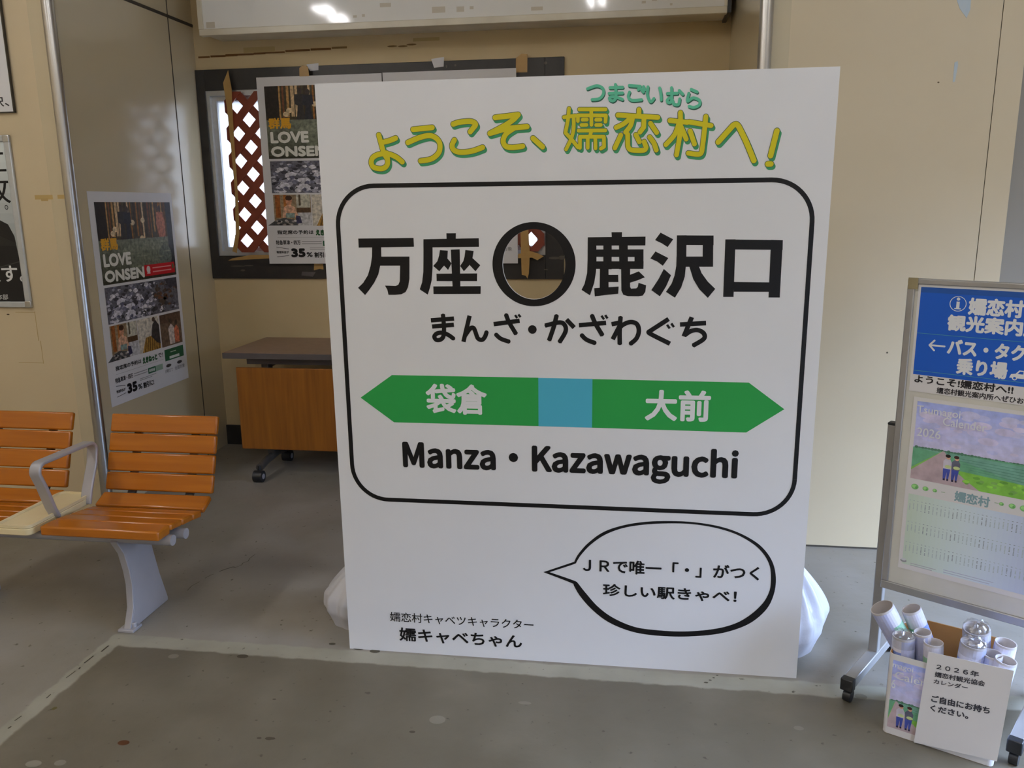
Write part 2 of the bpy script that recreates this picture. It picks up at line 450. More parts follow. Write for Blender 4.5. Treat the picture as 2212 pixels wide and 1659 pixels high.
NAME_POLYS = '''107,1373 278,1374 278,1348 107,1346
149,1350 177,1350 176,1319 171,1292 164,1266 150,1241 134,1220 119,1203 98,1225 115,1240 131,1263 141,1291 147,1319
174,1319 263,1319 233,1292 171,1292
263,1319 260,1252 255,1228 247,1213 234,1206 214,1204 193,1204 190,1219 183,1232 217,1231 225,1235 230,1245 233,1292
378,1387 407,1387 406,1370 378,1370
308,1370 475,1372 475,1347 335,1346 307,1346
308,1370 335,1350 333,1287 329,1249 322,1224 315,1205 291,1221 299,1242 304,1273 306,1315
357,1338 381,1336 379,1313 368,1292 353,1275 335,1291 348,1305 354,1322
379,1313 391,1299 380,1279 362,1299
434,1338 459,1335 455,1314 444,1292 428,1275 417,1291 427,1305 431,1318
455,1314 478,1293 463,1275 441,1299
390,1339 417,1340 416,1230 392,1230
344,1268 468,1269 467,1246 344,1246
333,1230 478,1231 477,1208 333,1207
863,1387 893,1387 893,1371 864,1371
795,1373 960,1374 960,1349 795,1349
795,1373 820,1354 821,1309 820,1274 815,1242 803,1205 778,1221 787,1239 794,1270 795,1306
818,1338 955,1338 955,1316 818,1317
818,1304 956,1304 956,1282 818,1282
840,1351 864,1351 865,1281 841,1281
885,1350 910,1350 912,1281 887,1281
929,1338 955,1338 956,1282 931,1282
831,1284 856,1284 857,1221 831,1223
855,1265 884,1265 885,1244 856,1244
815,1226 857,1229 886,1231 885,1210 856,1207 817,1202
892,1284 918,1284 919,1230 922,1225 937,1226 941,1230 943,1242 965,1235 963,1216 956,1205 944,1203 913,1203 900,1207 894,1219
918,1265 943,1275 961,1258 940,1249 918,1242
1002,1385 1038,1366 1023,1344 1006,1355 987,1364
989,1332 1026,1313 1011,1291 995,1303 975,1312
1014,1282 1035,1264 1022,1232 1005,1203 980,1221 1000,1253
1048,1377 1150,1376 1151,1349 1049,1350
1048,1377 1075,1377 1077,1288 1050,1288
1121,1353 1150,1353 1152,1288 1123,1288
1049,1317 1151,1317 1152,1288 1049,1288
1049,1291 1076,1291 1074,1260 1065,1229 1048,1199 1022,1216 1037,1239 1045,1263
1085,1291 1112,1291 1121,1270 1139,1246 1161,1225 1141,1199 1116,1224 1098,1253
1183,1365 1340,1362 1341,1335 1184,1337
1183,1365 1211,1365 1213,1202 1184,1202
1308,1363 1340,1362 1341,1201 1310,1201
1212,1245 1311,1244 1312,1217 1213,1217'''
KANA = '''322,1127 394,1133
325,1108 393,1114
360,1146 362,1103 359,1078 350,1068 337,1067 331,1077 340,1087 358,1089 376,1082 391,1071
442,1142 421,1062
425,1079 442,1102 453,1105 459,1092 466,1073 479,1069 488,1079 493,1093
515,1117 594,1128
553,1146 562,1123 583,1087
521,1086 536,1073 562,1064
670,1114 713,1124 729,1116 731,1096 713,1064
705,1146 696,1110 682,1069
734,1133 757,1109
771,1116 851,1124
809,1146 820,1121 841,1086
779,1087 794,1073 820,1063
893,1143 891,1100 892,1060
867,1120 896,1126
896,1126 871,1075
883,1096 897,1116 921,1127 941,1121 947,1100 940,1078 923,1062
1032,1137 978,1100
978,1100 980,1093 1038,1064
1065,1121 1139,1126
1098,1143 1077,1086
1080,1090 1097,1102 1117,1105 1134,1095 1134,1079 1104,1059'''
KANA_MARKS = '''580,1145 587,1136
590,1147 597,1139
837,1145 845,1134
848,1147 855,1137
1028,1120 1036,1109
1040,1124 1048,1113'''
BUBBLE_OUT = '''662,318 753,356 761,361 774,387 804,425 851,464 911,489 979,504 1050,510 1121,510 1196,501 1258,483 1313,454 1347,422 1370,382 1380,332 1376,281 1358,233 1319,188 1270,158 1203,135 1109,121 1019,119 944,128 873,155 820,195 780,241 758,280 751,286 662,318'''
BUBBLE_IN = '''682,319 758,350 767,357 782,384 813,421 856,455 911,480 979,495 1050,502 1121,503 1192,494 1254,476 1306,447 1339,415 1359,377 1365,336 1363,294 1345,251 1307,207 1261,175 1198,153 1109,139 1022,138 953,145 886,172 837,208 797,254 771,288 758,295 682,319'''
MANZA_V = '''14091,917 14136,928 14166,958 14176,1003 14166,1046 14136,1075 14091,1085 14047,1075 14018,1046 14007,1003 14018,958 14047,928 14027,0 14155,0 14155,761 14027,761 13176,0 13305,0 13305,552 13375,616 13441,655 13513,668 13595,647 13642,581 13657,465 13657,0 13784,0 13784,482 13760,645 13683,746 13552,780 13456,763 13373,717 13300,653 13305,810 13305,1115 13176,1115 12762,-18 12851,-7 12934,26 13008,77 12952,164 12900,126 12840,99 12773,88 12650,125 12568,226 12538,380 12569,533 12654,635 12777,672 12833,664 12883,641 12929,606 12993,690 12934,735 12861,767 12772,780 12590,733 12457,596 12406,380 12454,164 12580,29 11835,-18 11930,-1 12012,47 12085,119 12090,119 12099,0 12206,0 12206,761 12078,761 12078,221 12010,148 11945,106 11873,92 11791,113 11744,179 11730,294 11730,761 11601,761 11601,279 11626,115 11703,16 11078,-350 11283,-313 11416,-218 11464,-87 11434,16 11345,75 11199,94 11049,94 10969,105 10928,134 10916,176 10922,213 10940,243 10965,268 11001,253 11039,244 11077,241 11219,273 11318,365 11356,506 11348,568 11326,621 11294,662 11450,662 11450,761 11185,761 11155,771 11118,778 11077,780 10935,747 10833,653 10793,508 10807,424 10844,354 10892,304 10892,298 10852,263 10821,215 10808,157 10817,103 10842,62 10877,32 10877,25 10816,-24 10778,-83 10765,-147 10805,-258 10915,-326 11077,328 10997,350 10938,412 10916,508 10938,604 10996,665 11077,686 11160,665 11218,604 11239,508 11217,412 11158,350 11097,-262 10978,-245 10903,-199 10877,-129 10885,-85 10910,-41 10954,0 10988,-7 11021,-10 11052,-11 11183,-11 11268,-20 11320,-51 11338,-108 11308,-183 11224,-239 10209,-18 10300,-3 10384,36 10461,91 10465,91 10476,0 10581,0 10581,468 10554,633 10469,741 10318,780 10201,764 10100,726 10020,681 10069,592 10135,632 10212,662 10297,674 10393,646 10441,575 10454,482 10189,429 10036,337 9987,197 10016,81 10095,7 10245,85 10177,97 10129,136 10111,206 10143,292 10251,356 10454,396 10454,185 10383,130 10315,97 9031,0 9179,0 9287,408 9306,480 9322,553 9339,629 9346,629 9363,554 9380,482 9398,410 9507,0 9662,0 9868,761 9745,761 9634,321 9618,249 9603,179 9588,109 9581,109 9563,179 9546,249 9528,321 9409,761 9284,761 9165,321 9148,249 9131,179 9115,109 9108,109 9093,179 9078,249 9063,321 8950,761 8819,761 8297,-18 8388,-3 8472,36 8549,91 8553,91 8564,0 8669,0 8669,468 8643,633 8557,741 8406,780 8289,764 8188,726 8108,681 8157,592 8223,632 8300,662 8385,674 8481,646 8529,575 8542,482 8277,429 8125,337 8076,197 8105,81 8183,7 8333,85 8265,97 8217,136 8199,206 8231,292 8339,356 8542,396 8542,185 8471,130 8403,97 7377,0 7952,0 7952,104 7538,104 7940,692 7940,761 7420,761 7420,657 7777,657 7377,69 6843,-18 6934,-3 7018,36 7095,91 7099,91 7111,0 7216,0 7216,468 7189,633 7103,741 6952,780 6836,764 6735,726 6654,681 6703,592 6769,632 6846,662 6931,674 7027,646 7075,575 7088,482 6824,429 6671,337 6622,197 6651,81 6729,7 6880,85 6811,97 6763,136 6745,206 6777,292 6885,356 7088,396 7088,185 7017,130 6950,97 5776,0 5905,0 5905,325 6081,535 6389,0 6534,0 6162,637 6485,1027 6338,1027 5908,511 5905,511 5905,1027 5776,1027 4934,681 4859,661 4806,607 4786,532 4806,457 4859,404 4934,384 5009,404 5063,457 5083,532 5063,607 5009,661 3749,-18 3840,-3 3925,36 4001,91 4006,91 4017,0 4122,0 4122,468 4095,633 4010,741 3859,780 3742,764 3641,726 3560,681 3609,592 3676,632 3753,662 3838,674 3934,646 3981,575 3994,482 3730,429 3577,337 3528,197 3557,81 3635,7 3786,85 3717,97 3669,136 3651,206 3683,292 3792,356 3994,396 3994,185 3923,130 3856,97 2829,0 3405,0 3405,104 2990,104 3392,692 3392,761 2873,761 2873,657 3230,657 2829,69 2055,0 2183,0 2183,552 2253,616 2319,655 2391,668 2473,647 2520,581 2535,465 2535,0 2662,0 2662,482 2638,645 2561,746 2430,780 2334,763 2250,716 2175,650 2172,650 2160,761 2055,761 1441,-18 1532,-3 1616,36 1693,91 1697,91 1709,0 1814,0 1814,468 1787,633 1701,741 1550,780 1434,764 1333,726 1252,681 1301,592 1367,632 1444,662 1529,674 1625,646 1673,575 1686,482 1422,429 1269,337 1220,197 1249,81 1327,7 1478,85 1409,97 1361,136 1343,206 1375,292 1483,356 1686,396 1686,185 1615,130 1548,97 141,0 258,0 258,569 255,666 249,772 241,871 246,871 329,637 524,104 611,104 804,637 887,871 892,871 885,772 878,666 875,569 875,0 996,0 996,1027 840,1027 644,478 621,407 598,335 573,263 567,263 543,335 518,407 493,478 297,1027 141,1027'''
MANZA_T = '''12-14-15 12-13-14 7-5-6 8-5-7 8-4-5 9-4-8 9-3-4 10-3-9 10-2-3 11-2-10 11-1-2 0-1-11 16-35-36 16-34-35 16-33-34 31-29-30 32-29-31 32-28-29 33-21-32 21-28-32 33-20-21 22-28-21 33-19-20 16-18-33 18-19-33 23-28-22 23-27-28 24-27-23 16-17-18 24-26-27 25-26-24 58-56-57 58-55-56 58-54-55 59-50-58 50-54-58 50-51-54 51-52-54 52-53-54 59-49-50 59-48-49 60-48-59 60-47-48 61-47-60 61-46-47 61-45-46 62-45-61 42-40-41 43-40-42 62-44-45 44-40-43 62-40-44 62-39-40 37-39-62 37-38-39 81-79-80 81-78-79 72-70-71 72-69-70 81-77-78 82-77-81 73-67-72 67-69-72 82-76-77 74-66-73 66-67-73 74-65-66 68-69-67 83-76-82 83-75-76 75-65-74 83-65-75 83-64-65 63-64-83 113-111-112 113-110-111 113-109-110 113-108-109 113-107-108 114-138-113 138-107-113 114-137-138 139-107-138 114-136-137 140-106-139 106-107-139 140-105-106 115-136-114 140-104-105 115-135-136 141-104-140 141-103-104 116-135-115 116-134-135 142-103-141 142-102-103 117-134-116 143-102-142 117-133-134 143-101-102 118-133-117 132-101-143 118-132-133 118-101-132 119-101-118 120-97-119 97-101-119 97-100-101 120-96-97 98-100-97 121-96-120 99-100-98 121-95-96 122-95-121 122-94-95 122-93-94 123-93-122 123-92-93 123-91-92 124-91-123 124-90-91 124-89-90 124-88-89 125-88-124 126-88-125 127-150-126 150-88-126 150-154-88 154-155-88 155-87-88 127-149-150 151-154-150 152-154-151 153-154-152 156-87-155 128-149-127 128-148-149 157-87-156 129-148-128 129-147-148 157-86-87 158-86-157 129-146-147 130-146-129 159-86-158 130-145-146 159-85-86 144-85-159 130-144-145 131-144-130 131-85-144 131-84-85 171-169-170 172-169-171 172-168-169 173-177-172 177-168-172 174-175-173 175-176-173 176-177-173 178-168-177 179-168-178 179-167-168 180-167-179 181-167-180 181-192-167 192-166-167 182-192-181 182-191-192 193-166-192 182-190-191 183-190-182 183-189-190 183-188-189 184-188-183 194-164-193 164-166-193 184-187-188 195-164-194 184-186-187 186-163-195 163-164-195 186-162-163 165-166-164 184-162-186 185-162-184 185-161-162 160-161-185 196-228-229 196-227-228 220-218-219 220-201-218 201-202-218 202-217-218 210-208-209 210-207-208 220-200-201 203-217-202 204-217-203 220-199-200 205-217-204 220-198-199 206-217-205 220-197-198 196-226-227 221-197-220 206-216-217 211-207-210 222-197-221 212-207-211 196-225-226 206-215-216 223-197-222 213-207-212 196-224-225 206-214-215 196-223-224 196-197-223 206-213-214 206-207-213 241-239-240 242-239-241 242-238-239 243-247-242 247-238-242 244-245-243 245-246-243 246-247-243 248-238-247 249-238-248 249-237-238 250-237-249 251-237-250 251-262-237 262-236-237 252-262-251 252-261-262 263-236-262 252-260-261 253-260-252 253-259-260 253-258-259 254-258-253 264-234-263 234-236-263 254-257-258 265-234-264 254-256-257 256-233-265 233-234-265 256-232-233 235-236-234 254-232-256 255-232-254 255-231-232 230-231-255 273-271-272 273-270-271 273-274-270 274-269-270 275-269-274 275-268-269 275-267-268 266-267-275 287-285-286 288-285-287 288-284-285 289-293-288 293-284-288 290-291-289 291-292-289 292-293-289 294-284-293 295-284-294 295-283-284 296-283-295 297-283-296 297-308-283 308-282-283 298-308-297 298-307-308 309-282-308 298-306-307 299-306-298 299-305-306 299-304-305 300-304-299 310-280-309 280-282-309 300-303-304 311-280-310 300-302-303 302-279-311 279-280-311 302-278-279 281-282-280 300-278-302 301-278-300 301-277-278 276-277-301 312-323-324 312-322-323 321-319-320 321-318-319 321-315-318 315-317-318 321-314-315 316-317-315 312-321-322 312-314-321 312-313-314 326-336-325 326-335-336 327-335-326 328-335-327 328-334-335 329-334-328 329-333-334 330-333-329 330-332-333 331-332-330 348-346-347 349-346-348 349-345-346 350-354-349 354-345-349 351-352-350 352-353-350 353-354-350 355-345-354 356-345-355 356-344-345 357-344-356 358-344-357 358-369-344 369-343-344 359-369-358 359-368-369 370-343-369 359-367-368 360-367-359 360-366-367 360-365-366 361-365-360 371-341-370 341-343-370 361-364-365 372-341-371 361-363-364 363-340-372 340-341-372 363-339-340 342-343-341 361-339-363 362-339-361 362-338-339 337-338-362 380-378-379 380-377-378 380-381-377 381-376-377 382-376-381 382-375-376 382-374-375 373-374-382 398-396-397 399-396-398 383-402-403 383-401-402 399-395-396 400-388-399 388-395-399 400-387-388 389-395-388 400-386-387 383-400-401 383-385-400 385-386-400 390-395-389 390-394-395 391-394-390 383-384-385 391-393-394 392-393-391 415-413-414 416-413-415 416-412-413 417-421-416 421-412-416 418-419-417 419-420-417 420-421-417 422-412-421 423-412-422 423-411-412 424-411-423 425-411-424 425-436-411 436-410-411 426-436-425 426-435-436 437-410-436 426-434-435 427-434-426 427-433-434 427-432-433 428-432-427 438-408-437 408-410-437 428-431-432 439-408-438 428-430-431 430-407-439 407-408-439 430-406-407 409-410-408 428-406-430 429-406-428 429-405-406 404-405-429 440-445-469 445-468-469 445-446-468 446-467-468 460-451-459 451-458-459 451-452-458 452-457-458 440-444-445 447-467-446 460-450-451 453-457-452 440-443-444 454-457-453 455-457-454 440-442-443 448-467-447 460-449-450 440-441-442 456-457-455 448-466-467 461-449-460 462-449-461 448-465-466 463-449-462 448-464-465 448-463-464 448-449-463'''

# ------------------------------------------------------------------ the room
YF, YB, XL, XR, H = 3.506, 4.74, -2.54, .475, 3.72
def wallbox(name, x0, x1, y0, y1, z0, z1, m):
    return struct(MB().box(x0, x1, y0, y1, z0, z1).build(name, M[m]))
fl = struct(MB().box(-5.2, 3.5, -3.6, 4.95, -.12, 0).build('floor', M['floor']))
wallbox('ceiling', -5.2, 3.5, -3.6, 4.95, H, H+.1, 'ceil')
WX0, WX1, WZ0, WZ1 = -2.487, -.503, 1.187, 2.135          # window opening
struct(MB().box(XL, XR, YB, YB+.12, 0, WZ0).box(XL, XR, YB, YB+.12, WZ1, H).box(XL, WX0, YB, YB+.12, WZ0, WZ1).box(WX1, XR, YB, YB+.12, WZ0, WZ1).build('wall_back', M['wall_back']))
wallbox('wall_left', XL-.1, XL, YF, YB+.12, 0, H, 'side')
wallbox('wall_left_bay', -5.2, XL-.1, YF, YF+.1, 0, H, 'wall')
wallbox('wall_right_return', XR, XR+.1, YF, YB+.12, 0, H, 'side')
wallbox('wall_right_bay', XR+.1, 1.331, YF, YF+.1, 0.008, H, 'wall')
wallbox('wall_right_strip', 1.334, 1.426, YF, YF+.1, 0.008, H, 'wall')
wallbox('wall_right_end', 1.426, 3.5, YF+.012, YF+.1, 0, H, 'shade_grey_panel')
wallbox('wall_west', -5.3, -5.2, -3.6, YF+.1, 0, H, 'wall')
struct(MB().box(3.4, 3.5, -3.6, .2, 0, H).box(3.4, 3.5, 3.25, YF+.012, 0, H).box(3.4, 3.5, .2, 3.25, 1.95, H).build('wall_east', M['wall']))
struct(MB().box(-5.2, 2.0, -3.6, -3.5, 0, H).box(3.2, 3.4, -3.6, -3.5, 0, H).box(2.0, 3.2, -3.6, -3.5, 2.0, H).build('wall_rear', M['wall']))
struct(MB().box(-14, 14, -14, 14, -.2, -.12).build('outside_ground', M['pave']))
struct(MB().box(XL, XR, YB-.012, YB, 0, .125).build('baseboard_back', M['blackwood']))
# panel joints
struct(MB().box(XL, XL+.0015, 4.476, 4.483, 0, H).box(XL, XL+.003, YF+.03, YB, 2.484, 2.50).build('trim_1', M['seam']))
struct(MB().box(1.331, 1.334, YF+.003, YF+.05, 0, H).box(XR+.1, 1.426, YF-.0, YF+.02, 0, .008).build('trim_2', M['seam']))
def pole(name, x):
    struct(MB().tube([(x, YF-.004, 0), (x, YF-.004, H)], .026, 20, False).build(name, M['steel'], smooth=True))
pole('trim_3', XL+.003); pole('trim_4', XR+.008)

# window with its black board surround, aluminium sash and frosted glass
w = struct(MB().box(XL, WX0, YB-.02, YB, 1.05, 2.25).box(WX1, -.398, YB-.02, YB, 1.05, 2.25).box(WX0, WX1, YB-.02, YB, WZ1, 2.25).box(WX0, WX1, YB-.02, YB, 1.05, WZ0).build('window_1', M['blackwood'], bevel=.002))
fr = MB()
def sashbar(b, x0, x1, z0, z1):
    b.box(x0, x1, YB-.012, YB+.05, z0, z1)
sashbar(fr, WX0, WX0+.022, WZ0, WZ1); sashbar(fr, WX1-.022, WX1, WZ0, WZ1); sashbar(fr, WX0+.022, WX1-.022, WZ1-.03, WZ1); sashbar(fr, WX0+.022, WX1-.022, WZ0, WZ0+.026)
fr.box(WX0+.022, WX0+.05, YB+.012, YB+.045, WZ0+.026, WZ1-.03).box(WX1-.05, WX1-.022, YB+.012, YB+.045, WZ0+.026, WZ1-.03)
fr.box(WX0+.05, WX1-.05, YB+.012, YB+.045, WZ1-.055, WZ1-.03).box(WX0+.05, WX1-.05, YB+.012, YB+.045, WZ0+.026, WZ0+.05).box(-1.52, -1.47, YB+.012, YB+.045, WZ0+.05, WZ1-.055)
fr.build('sash', M['alu'], w)
MB().box(WX0+.05, WX1-.05, YB+.026, YB+.031, WZ0+.05, WZ1-.055).build('pane', M['frost'], w)
sc_ = Art(k=1)                                              # pale scuffs on the sill board
for x, z, a, b in ((-2.37, 1.125, .05, .004), (-2.30, 1.128, .03, .003), (-2.34, 1.10, .016, .006), (-.45, 1.17, .035, .008), (-.41, 1.172, .02, .012), (-.5, 1.105, .012, .003), (-1.0, 2.225, .006, .006), (-1.05, 2.22, .004, .008), (-.5, 2.22, .01, .008)):
    sc_.disc(x, z, a, b, rgb(92, 86, 78), 0, 9)
sc_.build('scuff', w, lift=-(YB-.0205), step=0)

# old glue line left on the wall above the window
g = Art(k=1)
random.seed(3)
x = XL+.02
while x < -1.6:
    l = random.uniform(.05, .14); z = 2.321+(x-XL)*.026
    g.rect(x, z-.005+random.uniform(-.001, .001), x+l, z+.005+random.uniform(-.001, .002), rgb(112, 76, 36) if x < -1.75 else rgb(136, 110, 70)); x += l+(random.choice((0, 0, .004)) if x < -1.8 else .03)
for x, z in ((-1.36, 2.34), (-1.3, 2.338), (-1.25, 2.345)): g.disc(x, z, .03, .005, rgb(130, 104, 66), 0, 9)
g.rect(-2.24, 2.335, -2.05, 2.365, rgb(190, 168, 122)).rect(-1.24, 2.36, -1.09, 2.378, rgb(186, 164, 118))
wb = bpy.data.objects['wall_back']
g.build('glue_residue', wb, lift=-(YB-.0006), step=.0001)
g = Art(k=1); g.rect(-2.72, 1.515, -2.63, 1.535, rgb(188, 160, 104)).rect(-2.69, 1.508, -2.655, 1.52, rgb(180, 152, 98)).rect(-2.606, 1.517, -2.57, 1.535, rgb(188, 160, 104))
for a in ((-2.80, .86, -2.797, 1.0), (-2.79, .75, -2.787, .86), (-2.9, .995, -2.8, .997), (-2.92, .752, -2.79, .754)): g.rect(*a, rgb(172, 148, 100))
g.disc(-2.94, .985, .008, .003, rgb(70, 56, 38), 1, 8)
g.build('tape_stain', bpy.data.objects['wall_left_bay'], lift=-(YF-.0006), step=.0001)
g = Art(k=1); g.disc(1.03, .86, .004, .004, rgb(90, 80, 60), 0, 8); g.disc(1.13, 1.905, .004, .003, rgb(100, 86, 60), 0, 8)
g.build('wall_speck', bpy.data.objects['wall_right_bay'], lift=-(YF-.0006), step=.0001)

# cracks, paint drips and spots on the concrete
g = Art(k=1)
def crack(pts, wd, col):
    g.stroke(pts, wd, col, 0, False, False)
DK = rgb(62, 56, 42)
crack([(-1.60, 3.13), (-1.604, 3.09), (-1.598, 3.06), (-1.612, 3.04), (-1.608, 3.02), (-1.622, 2.995)], .003, rgb(78, 72, 57)); crack([(-1.622, 2.995), (-1.635, 2.998), (-1.647, 2.985), (-1.655, 2.975), (-1.671, 2.95)], .005, DK); crack([(-1.682, 2.925), (-1.69, 2.912), (-1.698, 2.882)], .003, rgb(84, 78, 62)); crack([(-1.704, 2.85), (-1.716, 2.81), (-1.712, 2.77)], .003, rgb(92, 86, 70))
random.seed(5)
y = 2.42
while y > 1.75:
    l = random.uniform(.01, .05); xx = -1.768+random.uniform(-.006, .006)
    if random.random() < .62: crack([(xx, y), (xx+random.uniform(-.004, .004), y-l)], random.uniform(.003, .006), DK)
    y -= l+random.uniform(.005, .04)
g.disc(-1.394, 1.867, .017, .011, rgb(84, 52, 30)); g.disc(-1.70, 1.99, .007, .008, rgb(92, 84, 44))
for x, y, a, b in ((-1.502, 2.311, .018, .014), (-.542, 2.085, .024, .02), (.705, 2.364, .018, .014), (-1.584, 1.752, .022, .014), (-1.514, 1.765, .016, .012), (.49, 2.18, .014, .01), (-.3, 2.2, .02, .008)):
    g.disc(x, y, a, b, rgb(128, 123, 109), 0, 18)
for x, y, a in ((-1.023, 1.936, .007), (-.985, 1.939, .009), (-.994, 1.938, .012), (.248, 2.38, .007), (.262, 2.395, .005), (.274, 2.41, .004), (.286, 2.425, .004), (-.60, 2.02, .009), (.45, 1.93, .004), (-.32, 2.30, .003), (-.9, 2.44, .02), (-.84, 2.428, .018), (-1.0, 2.455, .012), (-1.27, 2.34, .02), (-1.06, 2.12, .006)):
    g.disc(x, y, a, a*.6, rgb(74, 68, 54), 1, 12)
g.build('floor_mark', fl, lift=.0006, step=.0002, place=lambda u, v, h: (u, v, h))

# ------------------------------------------------------------------ station name board
sg = thing('welcome_sign', 'large free-standing white welcome board with a station name and a round hole', 'sign', (-.9301, 2.4348, 0))
sg.rotation_euler = (.0118, 0, .0047)
SW, SH, TH = 1.461, 1.817, .011
HCX, HCZ, HRX, HRZ = .6375, 1.2947, .093, .1025
def sign_panel():
    bm = bmesh.new(); ang = sorted([2*math.pi*i/72 for i in range(72)]+[math.atan2(z-HCZ, x-HCX) % (2*math.pi) for x in (0, SW) for z in (0, SH)])
    def outer(a):
        dx, dz = math.cos(a), math.sin(a); t = []
        if abs(dx) > 1e-9: t.append(((SW if dx > 0 else 0)-HCX)/dx)
        if abs(dz) > 1e-9: t.append(((SH if dz > 0 else 0)-HCZ)/dz)
        t = min(t); return HCX+dx*t, HCZ+dz*t
    R = []
    for y in (0, TH):
        R.append([bm.verts.new((outer(a)[0], y, outer(a)[1])) for a in ang]); R.append([bm.verts.new((HCX+HRX*math.cos(a), y, HCZ+HRZ*math.sin(a))) for a in ang])
    n = len(ang)
    for A, B in ((R[0], R[1]), (R[1], R[3]), (R[3], R[2]), (R[2], R[0])):
        for i in range(n): bm.faces.new((A[i], A[(i+1) % n], B[(i+1) % n], B[i]))
    mb = MB(); mb.bm.free(); mb.bm = bm
    return mb.build('panel', M['white'], sg)
sign_panel()
YEL = rgb(210, 197, 38); SHD = ink(42, 104, 70); OUTL = ink(52, 66, 50); TEAL = ink(66, 136, 110); TEALD = ink(30, 66, 54)
a = Art()
groups = [(parse(TITLE_THICK), 14.6), (parse(TITLE_THIN), 10.2), (parse(TITLE_MID), 13.0)]
for G, wd in groups:
    for k in (1, .66, .33):
        for s in G: a.stroke(s, wd+3.0, SHD, 0, dx=4.2*k, dy=-7.0*k)
for G, wd in groups:
    for s in G: a.stroke(s, wd+3.2, OUTL, 1)
for G, wd in groups:
    for s in G: a.stroke(s, wd, YEL, 2)
for k in (1, .5):
    for s in parse(RUBY): a.stroke(s, 8, TEALD, 0, dx=1.6*k, dy=-3.2*k)
for s in parse(RUBY): a.stroke(s, 8, TEAL, 1)
a.build('welcome_lettering', sg)['label'] = 'yellow and green rounded welcome lettering'
a = Art()
def rrect(x0, y0, x1, y1, r, n=14):
    out = []
    for cx, cy, t in ((x1-r, y1-r, 0), (x0+r, y1-r, 90), (x0+r, y0+r, 180), (x1-r, y0+r, 270)):
        out += [(cx+r*math.cos(math.radians(t+90*i/n)), cy+r*math.sin(math.radians(t+90*i/n))) for i in range(n+1)]
    return out+[out[0]]
a.ring(rrect(39.5, 536.5, 1422, 1533, 122), rrect(53, 550, 1409, 1520, 108), BLACK)
a.build('border_line', sg)
a = Art()
for p in parse(NAME_POLYS): a.poly(p, BLACK)
ANG = [2*math.pi*i/72 for i in range(73)]
a.ring([(637.5+123*math.cos(t), 1294.7+123*math.sin(t)) for t in ANG], [(637.5+93*math.cos(t), 1294.7+102.5*math.sin(t)) for t in ANG], BLACK)
a.build('station_name_lettering', sg)['label'] = 'heavy black station name with a ring round the hole'
a = Art()
for s in parse(KANA): a.stroke(s, 13.4, BLACK, 0, round_=False)
for s in parse(KANA_MARKS): a.stroke(s, 7, BLACK, 0, round_=False)
a.disc(632, 1102, 13, 13, BLACK)
a.build('reading_lettering', sg)
GRN, BLU = ink(29, 108, 50), ink(54, 124, 144)
a = Art()
a.poly([(87, 880), (192, 802.5), (649, 802.5), (649, 954.5), (192, 954.5)], GRN); a.poly([(812.5, 802), (1268, 799.5), (1373, 873.5), (1268, 951.5), (812.5, 953.5)], GRN)
a.rect(649, 802, 812.5, 954, BLU)
a.text('袋倉', 297, 833, 490, 930, WHITE, 3.0); a.text('大前', 970, 829, 1162, 925, WHITE, 3.0)
a.build('direction_band', sg)['label'] = 'green double arrow band with a blue middle'
a = Art()
mv = [tuple(float(q) for q in t.split(',')) for t in MANZA_V.split()]; mt = [tuple(int(q) for q in t.split('-')) for t in MANZA_T.split()]
_glyphs['@latin'] = (mv, mt)
yb = .2787; 
xs = [p[0] for p in mv]; ys = [p[1] for p in mv]
kx = 1036/(max(xs)-min(xs)); low = 659+min(ys)*kx*1.04
a.text('@latin', 215, low-3, 1250, 659+max(ys)*kx*1.06, BLACK, 4.0)
a.build('roman_lettering', sg)
a = Art()
so, si = parse(BUBBLE_OUT)[0], parse(BUBBLE_IN)[0]
def bubble(p): return smooth_line(p[:3], 6)[:-1]+smooth_line(p[2:-2], 6)[:-1]+smooth_line(p[-3:], 6)
a.ring(bubble(so), bubble(si), BLACK)
a.build('bubble_outline', sg)
a = Art()
a.text('ＪＲで唯一「・」がつく', 788, 326, 1330, 374, BLACK, 1.3); a.text('珍しい駅きゃべ！', 852, 247, 1266, 290, BLACK, 1.3)
a.build('bubble_lettering', sg)
a = Art()
a.text('嬬恋村キャベツキャラクター', 147, 112, 629, 147, BLACK, .3); a.text('嬬キャベちゃん', 176, 42, 591, 92, BLACK, 1.3)
a.build('caption_lettering', sg)

